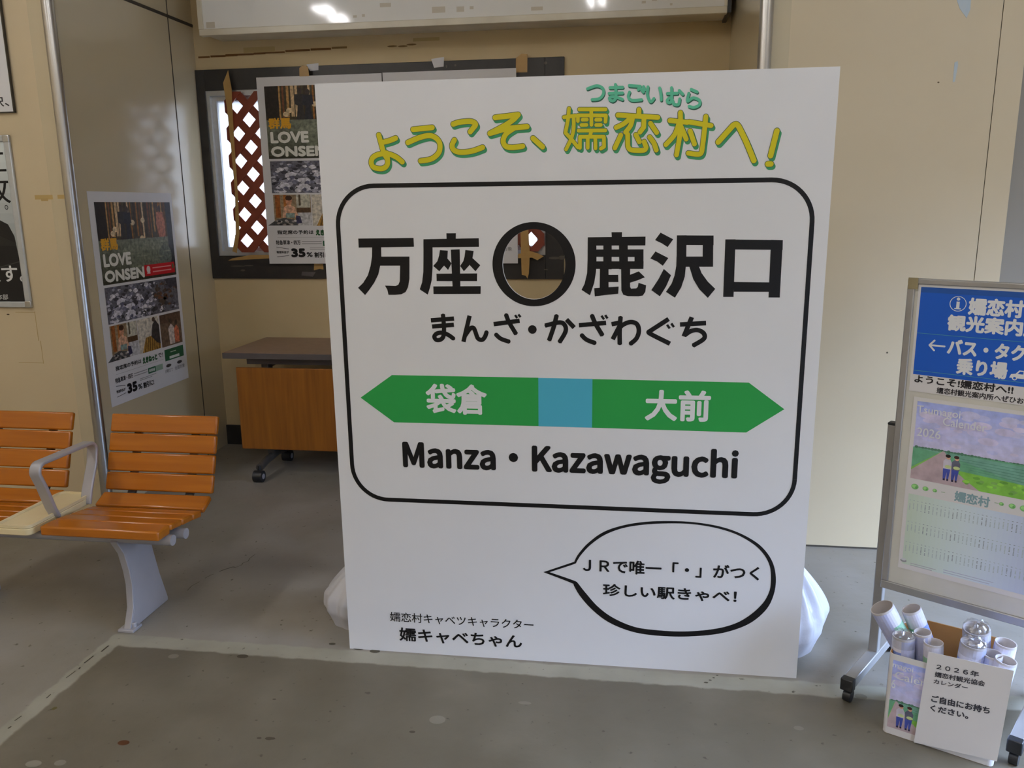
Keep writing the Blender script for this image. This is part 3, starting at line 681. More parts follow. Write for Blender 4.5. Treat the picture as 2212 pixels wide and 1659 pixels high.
# ------------------------------------------------------------------ sand bags that weigh the board down
def sandbag(name, label, loc, rx, ry, hz, seed, rot):
    rnd = random.Random(seed); bm = bmesh.new()
    n, mlev = 96, 26
    ph = [rnd.uniform(0, 6.28) for _ in range(6)]; rings = []
    for j in range(mlev+1):
        t = j/mlev                                            # 0 bottom .. 1 knot
        if t < .2: r = .80+1.0*t
        elif t < .36: r = 1.0
        else: r = 1.0-.86*((t-.36)/.64)**1.12
        ring_ = []
        for i in range(n):
            q = 2*math.pi*i/n
            fo = max(0, t-.12); pl = (.012+.20*fo)*(abs(math.sin(5.5*q+ph[0]+t*1.2))-.6)+(.01+.10*fo)*math.sin(13*q+ph[1]-t*2)+.05*math.sin(2*q+ph[2])+.03*math.sin(3*q+ph[3]+t*4)+.02*math.sin(7*t+4*q+ph[4])
            rr = r*(1+pl*1.15)
            ring_.append(bm.verts.new((rx*rr*math.cos(q)+.03*t, ry*rr*math.sin(q), hz*(t**.9))))
        rings.append(ring_)
    for A, B in zip(rings, rings[1:]):
        for i in range(n): bm.faces.new((A[i], A[(i+1) % n], B[(i+1) % n], B[i]))
    bm.faces.new(rings[0][::-1]); bm.faces.new(rings[-1])
    mb = MB(); mb.bm.free(); mb.bm = bm
    th_ = thing(name, label, 'bag', loc, rot, 'white weight bags behind the board')
    mb.build('sack', M['bag'], th_, smooth=True)
    kb = MB()
    kb.tube([(.03, 0, hz*.98), (.03, .01, hz+.012), (.025, .02, hz+.03)], .02, 10, r2=.03); kb.build('knot', M['bag'], th_, smooth=True)
sandbag('sandbag', 'white plastic weight bag behind the left edge of the board', (-.935, 2.66, 0), .158, .14, .265, 4, .4)
sandbag('sandbag', 'white plastic weight bag behind the right edge of the board', (.50, 2.66, 0), .168, .14, .30, 9, .5)

# ------------------------------------------------------------------ waiting bench
bn = thing('waiting_bench', 'brown slatted waiting bench with grey arm and legs beside the posters', 'bench', (-1.78, 2.5, 0))
bo = Vector((-1.78, 2.5, 0))
def slat(x0, x1, y0, z0, y1, z1, t, mb):
    """a slat spanning x0..x1 whose upper face runs (y0,z0)->(y1,z1)"""
    d = Vector((y1-y0, z1-z0)).normalized(); nn = Vector((d.y, -d.x))
    g_ = .0022
    p = [Vector((y0, z0))+d*g_, Vector((y1, z1))-d*g_]
    pts = [p[0], p[1], p[1]+nn*t, p[0]+nn*t]
    mb.prism([(q.x-bo.y, q.y) for q in pts], 'x', x0-bo.x, x1-bo.x)
SEAT = [(2.388, .408), (2.466, .406), (2.543, .395), (2.614, .386), (2.676, .376)]
BACKP = [(2.752, .412), (2.775, .481), (2.799, .553), (2.822, .624), (2.848, .694)]
for x0, x1 in ((-2.0, -1.562), (-2.61, -2.168)):
    for (y0, z0), (y1, z1) in zip(SEAT, SEAT[1:]):
        b = MB(); slat(x0, x1, y0, z0, y1, z1, .034 if y0 < 2.4 else .024, b); b.build('seat_slat', M['wood'], bn, bevel=.006)
    b = MB(); slat(x0, x1, 2.680, .378, 2.748, .410, .022, b); b.build('seat_slat', M['wood'], bn, bevel=.006)
    for (y0, z0), (y1, z1) in zip(BACKP, BACKP[1:]):
        b = MB(); slat(x0, x1, y0, z0, y1, z1, .022, b); b.build('back_slat', M['wood'], bn, bevel=.006)
    for xb in (x0+.10, x1-.10):
        b = MB()
        prof = [(2.42, .378), (2.50, .374), (2.60, .360), (2.68, .350), (2.745, .376), (2.775, .41), (2.875, .67)]
        b.ribbon([(xb-bo.x, y-bo.y, z-.006) for y, z in prof], .03, .012); b.build('seat_bracket', M['darkmetal'], bn)
for y, z in ((2.452, .354), (2.535, .345)):
    b = MB(); b.tube([(-2.75-bo.x, y-bo.y, z), (-1.548-bo.x, y-bo.y, z)], .019, 18); b.build('beam', M['grey_metal'], bn, smooth=True)
for xb in (-2.0+.02, -1.60, -2.15-.05, -1.70, -1.9):
    b = MB(); b.box(xb-.012-bo.x, xb+.012-bo.x, 2.425-bo.y, 2.56-bo.y, .362, .378); b.build('seat_bracket', M['darkmetal'], bn)
def leg(x):
    pts = [(2.452, 0), (2.455, .012), (2.485, .075), (2.492, .16), (2.486, .215), (2.468, .29), (2.435, .345), (2.60, .345), (2.622, .27), (2.655, .13), (2.692, .012), (2.692, 0)]
    b = MB(); b.prism([(y-bo.y, z) for y, z in pts], 'x', x-.012-bo.x, x+.012-bo.x)
    l_ = b.build('leg', M['grey_metal'], bn, bevel=.003)
    fl_ = [(2.452, 0), (2.485, .075), (2.492, .16), (2.486, .215), (2.468, .29), (2.435, .345)]
    b = MB(); b.ribbon([(x-bo.x, y-bo.y-.004, z+.002) for y, z in fl_], .026, .009); b.build('flange', M['grey_metal'], l_, bevel=.002)
    b = MB(); b.box(x-.03-bo.x, x+.03-bo.x, 2.435-bo.y, 2.49-bo.y, 0, .01); b.tube([(x+.015-bo.x, 2.465-bo.y, .008), (x+.015-bo.x, 2.465-bo.y, .026)], .01, 8); b.build('foot_plate', M['grey_metal'], l_, bevel=.002)
leg(-1.757); leg(-2.47)
b = MB()
arc = []
for cx, cz, t0, t1 in ((2.478, .577, 190, 95), (2.728, .574, 85, -5)):
    arc += [(cx+.03*math.cos(math.radians(t0+(t1-t0)*i/6)), cz+.03*math.sin(math.radians(t0+(t1-t0)*i/6))) for i in range(7)]
path = [(2.518, .392), (2.50, .43), (2.47, .52)]+arc+[(2.745, .52), (2.70, .43), (2.683, .378)]
b.ribbon([(-2.035-bo.x, y-bo.y, z) for y, z in path], .042, .013); b.build('armrest', M['grey_metal'], bn, bevel=.004)
b = MB()
tp = []
for cx, cy, t in ((-2.055, 2.70, 0), (-2.14, 2.70, 90), (-2.14, 2.405, 180), (-2.055, 2.405, 270)):
    tp += [(cx-bo.x+.024*math.cos(math.radians(t+15*i)), cy-bo.y+.024*math.sin(math.radians(t+15*i))) for i in range(7)]
b.prism(tp, 'z', .374, .398)
b.prism([(q[0]*1.0, q[1]*1.0) for q in tp], 'z', .398, .404)
tr = b.build('side_tray', M['tray'], bn, bevel=.003)
b = MB()                                                       # raised rim of the tray
n_ = len(tp); cx_, cy_ = sum(p[0] for p in tp)/n_, sum(p[1] for p in tp)/n_
A_ = [b.bm.verts.new((p[0], p[1], .404)) for p in tp]; B_ = [b.bm.verts.new((p[0], p[1], .411)) for p in tp]
I_ = [b.bm.verts.new((cx_+(p[0]-cx_)*.90, cy_+(p[1]-cy_)*.965, .411)) for p in tp]; J_ = [b.bm.verts.new((cx_+(p[0]-cx_)*.87, cy_+(p[1]-cy_)*.955, .4045)) for p in tp]
for P_, Q_ in ((A_, B_), (B_, I_), (I_, J_)):
    for i in range(n_): b.bm.faces.new((P_[i], P_[(i+1) % n_], Q_[(i+1) % n_], Q_[i]))
b.build('rim', M['tray'], tr, smooth=True)

# ------------------------------------------------------------------ folding table in the alcove
tb = thing('folding_table', 'wheeled folding table with brown top and wooden modesty panel behind the board', 'table', (-1.3, 4.41, 0))
to = Vector((-1.3, 4.41, 0))
MB().box(-.905, .905, -.275, .265, .672, .701).build('tabletop', M['tabletop'], tb, bevel=.006)
b = MB(); b.box(-.907, .907, -.279, -.274, .668, .699); b.box(-.907, -.904, -.275, .265, .668, .699); b.box(.904, .907, -.275, .265, .668, .699); b.build('edge_band', M['tableedge'], tb, bevel=.002)
b = MB(); b.box(-.80, .80, -.215, -.19, .628, .672); b.box(-.80, .80, .15, .175, .628, .672); b.build('rail', M['tableedge'], tb)
MB().box(-.845, .845, -.262, -.246, .155, .617).build('modesty_panel', M['panelwood'], tb, bevel=.004)
for sx in (-1, 1):
    b = MB(); b.box(sx*.71-.02, sx*.71+.02, -.19, -.13, .09, .672); b.box(sx*.71-.018, sx*.71+.018, -.13, .16, .60, .628); lg = b.build('leg', M['darkmetal'], tb, bevel=.003)
    b = MB(); b.tube([(sx*.71, -.345, .075), (sx*.71, -.25, .092), (sx*.71, -.10, .098), (sx*.71, .04, .08)], .022, 12); b.build('foot', M['darkmetal'], lg, smooth=True)
    for y in (-.345, .04):
        b = MB(); b.tube([(sx*.71-.025, y-.015, .032), (sx*.71+.025, y-.015, .032)], .032, 20); b.tube([(sx*.71, y, .06), (sx*.71, y, .088)], .01, 8)
        cs = b.build('caster', M['blackplastic'], lg, smooth=True)
        b = MB(); b.tube([(sx*.71+.025, y-.015, .032), (sx*.71+.0275, y-.015, .032)], .015, 16); b.build('hub', M['grey_metal'], cs, smooth=True)
b = MB(); b.box(-.69, .69, -.175, -.145, .20, .24); b.build('stretcher', M['darkmetal'], tb)

# ------------------------------------------------------------------ glossy notice case above the window
nc = thing('notice_case', 'long glossy white notice case mounted high above the window', 'display case', (-.97, YB, 2.39))
CY = -.24
b = MB(); b.box(-1.395, 1.40, CY+.012, 0, .012, .66); b.build('body', M['case_rail'], nc)
b = MB(); b.box(-1.375, 1.385, CY, CY+.012, .03, .64); b.build('front_panel', M['case'], nc)
b = MB(); b.box(-1.40, 1.40, CY-.012, CY+.03, -.004, .03); b.build('bottom_rail', M['case_rail'], nc, bevel=.003)
b = MB(); b.box(1.40, 1.42, CY-.004, 0, 0, .66); b.build('end_cap', M['blackplastic'], nc)  # black stands in for the shadowed end of the case
for x0, x1 in ((-1.40, -1.375), (1.385, 1.40)): MB().box(x0, x1, CY-.012, CY+.03, .03, .66).build('side_rail', M['case_rail'], nc)
g = Art(k=1)
for x, z, a, b_ in ((-1.36, .036, .05, .03), (-.53, .055, .022, .012), (-.48, .057, .016, .014), (-.10, .06, .07, .03), (.03, .06, .04, .026), (.10, .07, .02, .015), (-.38, .1, .06, .02), (.42, .05, .06, .018), (.86, .085, .02, .012), (.98, .06, .02, .012), (1.03, .07, .025, .01), (1.12, .045, .012, .01)):
    g = Art(k=1); g.rect(x, z, x+a, z+b_, rgb(206, 198, 182)); g.build('tape_mark', nc, lift=-(CY)+.0004, step=.0001)

# ------------------------------------------------------------------ red-brown lattice hung in the window
def clip(poly, x0, x1, z0, z1):
    for ax, lim, sg_ in ((0, x0, 1), (0, x1, -1), (1, z0, 1), (1, z1, -1)):
        out = []
        for i in range(len(poly)):
            a_, b_ = poly[i], poly[(i+1) % len(poly)]
            da, db = sg_*(a_[ax]-lim), sg_*(b_[ax]-lim)
            if da >= 0: out.append(a_)
            if da*db < 0:
                t = da/(da-db); out.append((a_[0]+(b_[0]-a_[0])*t, a_[1]+(b_[1]-a_[1])*t))
        poly = out
        if len(poly) < 3: return []
    return poly
tr = thing('lattice_panel', 'red-brown wooden lattice panel hanging across the window', 'lattice', (-1.44, 4.70, 1.2))
TX0, TX1, TZ0, TZ1 = -2.363, -.507, 1.208, 2.122
PX, PZ = .1425, .1532                                          # full diamond pitch
for sgn, yo in ((1, 0), (-1, .007)):
    b = MB(); slope = sgn*PZ/PX; wz = .066
    for k in range(-40, 40):
        # strips pass halfway between the openings, whose centres lie at (-2.292, 1.888) + whole pitches
        zc = 1.888+PZ/2+k*PZ
        f = lambda x: zc+slope*(x+2.292)
        xa, xb = TX0-.2, TX1+.2
        q = clip([(xa, f(xa)-wz/2), (xb, f(xb)-wz/2), (xb, f(xb)+wz/2), (xa, f(xa)+wz/2)], TX0, TX1, TZ0, TZ1)
        if q: b.prism([(p[0]+1.44, p[1]-1.2) for p in q], 'y', yo, yo+.0065)
    b.build('slats', M['trellis'], tr)

# ------------------------------------------------------------------ posters
def onsen_print(root, k=.001, dz=.0):
    a = Art(k=k)
    a.rect(42, 590, 690, 981, rgb(66, 56, 36))
    rnd = random.Random(11)
    for i in range(26):
        x = 42+i*25; wv = rnd.uniform(6, 20); z0 = rnd.uniform(790, 830)
        a.rect(x, z0, min(690, x+wv), 981, rnd.choice([rgb(150, 96, 40), rgb(96, 60, 30), rgb(52, 38, 24), rgb(180, 136, 80), rgb(200, 170, 130), rgb(120, 70, 40)]), 1)
    a.rect(42, 800, 122, 981, rgb(38, 30, 24), 1)
    for x, z in ((330, 880), (420, 890), (180, 850), (160, 830), (400, 800)): a.disc(x, z, 18, 14, rgb(214, 190, 150), 1, 14)
    a.grad(42, 590, 690, 800, rgb(66, 66, 52), rgb(116, 120, 104), 2, 14); a.disc(420, 735, 200, 52, rgb(124, 128, 110), 3); a.disc(430, 690, 180, 50, rgb(112, 116, 98), 4); a.disc(600, 700, 60, 60, rgb(100, 106, 96), 4)
    # two guests standing by the pool, a third in a patterned robe
    for x, h, col in ((245, 150, rgb(44, 40, 40)), (290, 145, rgb(36, 36, 44))):
        a.poly([(x-24, 800), (x-14, 800+h*.5), (x-32, 800+h*.55), (x-28, 800+h*.9), (x+28, 800+h*.9), (x+32, 800+h*.55), (x+14, 800+h*.5), (x+26, 800)], col, 3); a.disc(x, 800+h, 14, 17, rgb(58, 46, 40), 3, 14)
    a.poly([(560, 800), (540, 870), (550, 930), (610, 930), (625, 860), (620, 800)], rgb(176, 110, 84), 3); a.disc(580, 948, 14, 17, rgb(70, 54, 46), 3, 14)
    a.rect(640, 640, 690, 981, rgb(44, 44, 48), 3); a.rect(42, 590, 690, 606, rgb(50, 48, 36), 3)
    for i in range(14): a.disc(rnd.uniform(330, 620), rnd.uniform(640, 780), rnd.uniform(20, 50), 4, rgb(130, 134, 114), 5, 12)
    # stream in snow
    a.rect(46, 400, 684, 577, rgb(96, 95, 106))
    def patch(x, z, r, col, layer):
        n_ = rnd.randint(5, 8); t0 = rnd.uniform(0, 6)
        q = [(x+r*rnd.uniform(.6, 1.25)*math.cos(t0+6.283*i_/n_), z+r*.55*rnd.uniform(.5, 1.2)*math.sin(t0+6.283*i_/n_)) for i_ in range(n_)]
        a.poly([(min(684, max(46, u)), min(577, max(400, v))) for u, v in q], col, layer)
    for i in range(260):
        x, z = rnd.uniform(50, 680), rnd.uniform(404, 573)
        if x > 470 and z > 430: col = rnd.choice([rgb(52, 50, 58), rgb(70, 58, 50), rgb(100, 64, 44), rgb(78, 78, 90)])
        else: col = rnd.choice([rgb(196, 194, 206), rgb(160, 158, 174), rgb(56, 54, 62), rgb(96, 96, 112), rgb(212, 210, 218), rgb(44, 44, 50), rgb(120, 120, 140)])
        patch(x, z, rnd.uniform(7, 26), col, 1+i % 3)
    for x, z, r in ((250, 470, 46), (160, 500, 40), (330, 500, 30), (120, 440, 34), (230, 430, 40)):
        patch(x, z, r, rgb(206, 204, 214), 4); patch(x+10, z-12, r*.5, rgb(90, 90, 112), 5)
    a.poly([(560, 577), (684, 577), (684, 520), (600, 540)], rgb(58, 56, 66), 4)
    # three small pictures
    a.rect(50, 218, 272, 391, rgb(150, 128, 100)); a.rect(60, 262, 90, 391, rgb(150, 86, 40), 1); a.rect(110, 300, 128, 391, rgb(170, 104, 50), 1); a.rect(186, 300, 268, 391, rgb(190, 186, 170), 1); a.rect(186, 290, 268, 318, rgb(84, 60, 40), 2); a.rect(200, 330, 212, 391, rgb(84, 70, 50), 2); a.rect(190, 218, 272, 290, rgb(190, 188, 190), 1)
    a.poly([(100, 262), (110, 320), (140, 340), (176, 320), (196, 262)], rgb(214, 168, 140), 3); a.disc(142, 356, 19, 24, rgb(196, 140, 110), 3, 16); a.disc(142, 372, 21, 14, rgb(64, 40, 28), 4, 14)
    a.rect(120, 262, 172, 288, rgb(130, 150, 146), 4); a.poly([(175, 225), (180, 275), (205, 270), (214, 232)], rgb(60, 56, 84), 3)
    a.poly([(8, 218), (60, 250), (110, 262), (172, 250), (190, 218)], rgb(74, 74, 76), 4)
    for i in range(14): a.disc(rnd.uniform(50, 176), rnd.uniform(222, 246), 10, 6, rnd.choice([rgb(190, 184, 184), rgb(40, 40, 42), rgb(150, 140, 136)]), 5, 6)
    a.rect(277, 215, 470, 390, rgb(206, 198, 184)); a.poly([(300, 215), (340, 290), (470, 300), (470, 215)], rgb(164, 124, 60), 1)
    for i in range(7): a.poly([(318+i*22, 215), (344+i*18, 288), (350+i*18, 288), (328+i*22, 215)], rgb(110, 78, 34), 2)
    a.poly([(390, 290), (410, 350), (440, 372), (470, 340), (470, 240), (440, 250)], rgb(54, 50, 52), 3); a.disc(424, 376, 14, 13, rgb(70, 52, 44), 3, 12)
    a.rect(481, 213, 687, 388, rgb(108, 86, 70)); a.rect(481, 340, 687, 388, rgb(84, 62, 50), 1)
    a.poly([(560, 220), (556, 310), (585, 330), (612, 310), (610, 220)], rgb(206, 190, 180), 2); a.disc(584, 345, 13, 15, rgb(60, 46, 40), 2, 12); a.poly([(614, 222), (612, 300), (634, 318), (658, 300), (660, 222)], rgb(196, 110, 80), 2); a.disc(636, 332, 13, 15, rgb(60, 46, 40), 2, 12)
    a.build('photographs', root, material=M['photo'], step=.00006)
    a = Art(k=k)
    a.text('群馬', 53, 752, 186, 812, rgb(226, 166, 40), 2.6, 7)
    a.text('LOVE', 60, 674, 284, 738, rgb(232, 230, 222), 4.2, 7); a.text('ONSEN', 57, 600, 386, 658, rgb(232, 230, 222), 4.2, 7)
    a.rect(390, 604, 676, 662, rgb(196, 24, 34), 6); a.disc(425, 638, 17, 19, rgb(226, 210, 206), 7, 16); a.rect(410, 616, 440, 622, rgb(226, 190, 190), 7)
    for z in (640, 620): a.rect(462, z, 640, z+6, rgb(226, 150, 150), 7)
    a.disc(658, 640, 10, 14, rgb(90, 100, 60), 7, 10)
    K = rgb(44, 42, 44)
    a.text('指定席の予約は', 60, 168, 278, 192, K, .9); a.text('えきねっと', 290, 160, 425, 194, rgb(36, 84, 48), 2.6); a.text('で!', 434, 166, 478, 190, K, .8)
    a.rect(497, 135, 686, 197, rgb(40, 92, 62), 0); a.rect(540, 142, 640, 156, rgb(214, 220, 214), 1); a.rect(555, 176, 610, 180, rgb(190, 206, 194), 1)
    a.rect(60, 150, 480, 151.5, rgb(170, 168, 170), 0)
    a.text('特急草津・四万', 48, 108, 196, 134, K, .7)
    for z in (112, 124): a.rect(204, z, 322, z+4, rgb(150, 148, 150), 0)
    a.rect(330, 100, 400, 130, rgb(40, 92, 62), 0); a.rect(400, 100, 468, 130, rgb(150, 176, 156), 0); a.text('新幹線', 338, 106, 392, 124, rgb(220, 226, 220), .5, 2)
    a.text('特急料金が', 48, 58, 122, 74, K, .5); a.stroke([(50, 95), (124, 84)], 2.4, K, 0); a.stroke([(50, 40), (122, 46)], 2.4, K, 0)
    a.text('35', 136, 36, 222, 88, rgb(26, 24, 26), 4.5); a.text('%', 228, 38, 264, 66, K, 1.4); a.text('割引に!', 274, 34, 372, 66, K, 1.3)
    for z, x1 in ((88, 400), (80, 360)): a.rect(250, z, x1, z+3, rgb(150, 148, 150), 0)
    for x in (500, 610): a.disc(x+25, 108, 26, 9, rgb(66, 64, 66), 0, 14)
    a.text('17時まで', 486, 70, 560, 92, rgb(140, 138, 140), .2); a.text('全国対象', 580, 70, 684, 92, rgb(140, 138, 140), .2)
    a.build('lettering', root)
def poster(name, label, loc, rotz, w_, h_, k, group):
    t = thing(name, label, 'poster', loc, rotz, group)
    MB().box(0, w_, 0, .0012, 0, h_).build('sheet', M['paper'], t)
    onsen_print(t, k)
    return t
def copy_thing(src, label, loc, rotz=None):
    r = src.copy(); C.objects.link(r); r.location = loc; r['label'] = label
    if rotz is not None: r.rotation_euler = (0, 0, rotz)
    for ch in list(src.children):
        c = ch.copy(); C.objects.link(c); c.parent = r
        for g2 in list(ch.children):
            d = g2.copy(); C.objects.link(d); d.parent = c
    return r
p0 = poster('hot_spring_poster', 'hot spring poster taped on the side wall above the bench', (XL+.0025, 3.619, .512), math.pi/2, .722, 1.04, .00101, 'hot spring posters')
p1 = copy_thing(p0, 'hot spring poster hanging over the lattice at the left of the window', (-2.152, 4.688, 1.142), 0)
p1.scale = (1.022, 1, 1.01)
p2 = copy_thing(p0, 'hot spring poster hanging mostly hidden behind the white board', (-1.408, 4.688, 1.142), 0)
p2.scale = (1.04, 1, 1.012)

# snap-framed poster and the white board above it, on the left bay
fp = thing('framed_poster', 'dark poster in a silver snap frame on the wall left of the pole', 'poster', (-3.36, YF, 1.02))
b = MB(); b.box(0, .557, -.014, 0, 0, .028); b.box(0, .557, -.014, 0, .752, .78); b.box(0, .03, -.014, 0, .028, .752); b.box(.527, .557, -.014, 0, .028, .752); b.build('frame', M['aluw'], fp, bevel=.004)
for x, z in ((.527, 0), (.527, .75), (0, 0), (0, .75)): MB().box(x-.001, x+.031, -.016, -.002, z-.001, z+.031).build('corner_cap', M['alu'], fp, bevel=.003)
MB().box(.03, .527, -.006, 0, .028, .752).build('sheet', M['paper'], fp)
b = MB(); b.tube([(.46+.02*math.cos(t*.3), -.02, .79+.02*math.sin(t*.3)) for t in range(0, 12)], .003, 6); b.build('hanging_ring', M['steel'], fp, smooth=True)
a = Art()
a.grad(30, 28, 527, 752, ink(70, 72, 74), ink(160, 166, 166), 0, 16)
a.poly([(30, 28), (527, 28), (527, 180), (515, 330), (490, 385), (420, 420), (30, 430)], rgb(34, 33, 33), 1)
a.poly([(30, 290), (30, 340), (400, 350), (515, 300), (515, 285), (380, 290)], rgb(44, 43, 42), 2); a.stroke([(60, 150), (300, 165), (527, 215)], 5, rgb(62, 60, 58), 3)
a.text('立', 392, 622, 520, 730, rgb(26, 26, 28), .6, 3); a.text('政', 372, 480, 522, 606, rgb(26, 26, 28), .6, 3); a.disc(494, 462, 9, 11, rgb(26, 26, 28), 3, 16); a.disc(494, 462, 6, 8, ink(120, 124, 124), 4, 16)
a.text('取り戻す。', 130, 118, 545, 200, rgb(222, 222, 222), 1.5, 4); a.text('本部', 380, 36, 438, 62, rgb(190, 190, 190), .4, 4)
a.build('printed_image', fp, lift=.0065, step=.0001)
wb2 = thing('white_notice_board', 'white notice board on the wall above the silver framed poster', 'notice board', (-3.70, YF-.002, 1.90))
MB().box(0, .942, -.012, 0, 0, .62).build('panel', M['white'], wb2)
b = MB(); b.box(.940, .945, -.0135, 0, -.003, .62); b.box(0, .945, -.0135, 0, -.004, 0); b.build('edge_strip', M['seam'], wb2)
a = Art(); a.text('駅、', 832, 22, 925, 62, rgb(60, 56, 58), .8); a.rect(790, 20, 796, 60, rgb(60, 56, 58)); a.build('lettering', wb2, lift=.0126)

# ------------------------------------------------------------------ kraft tape and scraps on the window surround
def tape(label, pts, y, m='tape', name='packing_tape'):
    x0, z0 = pts[0]
    b = MB(); b.prism([(p[0]-x0, p[1]-z0) for p in pts], 'y', -.0012, 0)
    o = b.build(name, M[m]); o.location = (x0, y, z0)
    return tag(o, label, 'tape' if name == 'packing_tape' else 'paper scrap', 'tape strips round the window' if name == 'packing_tape' else 'paper scraps on the black board')
tape('long twisted strip of brown tape hanging over the left edge of the lattice', [(-2.318, 2.238), (-2.355, 2.17), (-2.343, 2.03), (-2.338, 1.80), (-2.336, 1.55), (-2.352, 1.32), (-2.382, 1.215), (-2.355, 1.205), (-2.328, 1.32), (-2.318, 1.55), (-2.315, 1.85), (-2.31, 2.05), (-2.305, 2.13)], 4.690)
tape('short brown tape at the top of the left hanging poster', [(-1.892, 2.19), (-1.835, 2.19), (-1.838, 2.24), (-1.87, 2.248), (-1.89, 2.235)], 4.687)
tape('white paper scrap on the black board beside the short brown tape', [(-1.86, 2.258), (-1.84, 2.222), (-1.79, 2.225), (-1.788, 2.262)], 4.7185, 'paper', 'paper_scrap')
tape('white paper scrap at the top of the black board near its middle', [(-1.135, 2.262), (-1.12, 2.215), (-1.066, 2.22), (-1.062, 2.27)], 4.7185, 'paper', 'paper_scrap')
tape('brown tape at the top right of the black board', [(-.663, 2.175), (-.60, 2.175), (-.598, 2.268), (-.63, 2.272), (-.661, 2.25)], 4.7185)
tape('brown tape hanging down through view of the round hole', [(-.641, 1.36), (-.597, 1.36), (-.588, 1.20), (-.594, 1.085), (-.602, 1.056), (-.612, 1.072), (-.635, 1.078), (-.638, 1.18)], 4.685)
tape('torn brown tape sideways at the lower right corner of the lattice', [(-.655, 1.195), (-.655, 1.172), (-.575, 1.175), (-.545, 1.16), (-.508, 1.182), (-.545, 1.20), (-.585, 1.212)], 4.6835)
tape('brown tape along the sill under the left end of the lattice', [(-2.43, 1.158), (-2.15, 1.172), (-2.15, 1.192), (-2.28, 1.192), (-2.40, 1.172)], 4.7185)
tape('brown tape under the bottom of the left hanging poster', [(-1.89, 1.10), (-1.855, 1.108), (-1.83, 1.105), (-1.83, 1.15), (-1.885, 1.15)], 4.7185)
tape('grey tape remnant low on the black board beside the white sign', [(-1.97, 1.07), (-1.90, 1.062), (-1.88, 1.09), (-1.965, 1.092)], 4.7185, 'tableedge')
def sticker(label, pts, m):
    x0, z0 = pts[0]; b = MB(); b.prism([(p[0]-x0, p[1]-z0) for p in pts], 'y', -.001, 0); o = b.build('sticker_remnant', M[m]); o.location = (x0, YF, z0)
    return tag(o, label, 'sticker')
M['bluescrap'] = mat('pale_blue_paper', rgb(176, 190, 198), .6, var=rgb(190, 194, 190), scale=20)
sticker('torn pale blue sticker high on the right wall', [(1.165, 2.20), (1.18, 2.165), (1.208, 2.13), (1.218, 2.16), (1.216, 2.22)], 'bluescrap')
sticker('thin strip of torn tape on the right wall below the blue sticker', [(1.181, 1.975), (1.181, 1.905), (1.189, 1.905), (1.194, 1.965), (1.192, 1.98)], 'bluescrap')

# ------------------------------------------------------------------ notice stand on casters
RZ = math.radians(-33.5); PB = (.773, 2.492, 0)
ns = thing('notice_stand', 'grey caster-mounted notice stand on the right holding a blue sign and calendar', 'stand', PB, RZ)
for u in (-.009, .427):
    b = MB(); b.box(u-.014, u+.014, .004, .032, .075, .815); b.build('upright', M['stand'], ns, bevel=.003)
    b = MB(); b.box(u-.0145, u+.0145, .0035, .0325, .815, .822); b.build('upright_cap', M['blackplastic'], ns, bevel=.002)
    b = MB(); b.box(u-.017, u+.017, -.20, .20, .046, .078); bb = b.build('base_bar', M['stand'], ns, bevel=.003)
    for s in (-1, 1):
        b = MB(); b.box(u-.0185, u+.0185, min(s*.188, s*.214), max(s*.188, s*.214), .042, .08); b.build('end_cap', M['blackplastic'], bb, bevel=.003)
        b = MB(); b.tube([(u, s*.185, .02), (u, s*.185, .046)], .008, 8); b.tube([(u-.011, s*.19, .019), (u+.011, s*.19, .019)], .019, 16); b.build('caster', M['blackplastic'], bb, smooth=True)
b = MB(); b.box(.002, .418, -.014, .004, .306, .332); b.box(.002, .418, -.014, .004, 1.236, 1.252); b.box(.002, .022, -.014, .004, .332, 1.236); b.box(.398, .418, -.014, .004, .332, 1.236); b.build('frame', M['stand'], ns, bevel=.003)
MB().box(.022, .398, -.008, .002, .332, 1.236).build('backing_board', M['boardface'], ns)
b = MB(); b.box(.004, .03, -.0155, -.013, 1.222, 1.254); b.build('corner_tape', M['dull_tape'], ns)

ds = thing('direction_poster', 'blue printed direction poster with white writing on the notice stand', 'poster', PB, RZ)
MB().box(.031, .402, -.0095, -.0085, .929, 1.236).build('sheet', M['paper'], ds)
a = Art(); B1 = rgb(34, 92, 196); Wt = rgb(226, 228, 232)
a.rect(38, 979, 396, 1229, B1); a.rect(38, 1214, 396, 1229, rgb(40, 84, 160), 1)
for z in (1098, 990): a.rect(38, z, 396, z+1, rgb(100, 170, 150), 1)
ring_ = lambda r: [(136+r*math.cos(t), 1188+r*math.sin(t)) for t in ANG]
a.ring(ring_(21), ring_(19.2), Wt, 1); a.rect(132, 1173, 140, 1194, Wt, 1); a.rect(128, 1173, 144, 1176, Wt, 1); a.disc(136, 1201, 4.4, 4.4, Wt, 1, 16)
a.text('嬬恋村', 162, 1160, 294, 1208, Wt, 2.1); a.text('観光案内所', 114, 1112, 345, 1158, Wt, 2.1); a.text('バス・タクシー', 120, 1046, 388, 1090, Wt, 2.1); a.text('乗り場', 148, 993, 273, 1040, Wt, 2.1)
a.stroke([(74, 1067), (113, 1067)], 5, Wt, 1, smooth=False); a.stroke([(86, 1081), (74, 1067), (87, 1053)], 5, Wt, 1, smooth=False)
a.poly([(278, 1000), (282, 1010), (292, 1012), (300, 1022), (322, 1022), (330, 1012), (340, 1010), (340, 1000)], Wt, 1); a.poly([(297, 1012), (302, 1019), (310, 1019), (310, 1012)], B1, 2); a.disc(291, 1000, 6, 6, Wt, 2, 16); a.disc(329, 1000, 6, 6, Wt, 2, 16); a.disc(291, 1000, 3.4, 3.4, B1, 3, 14); a.disc(329, 1000, 3.4, 3.4, B1, 3, 14)
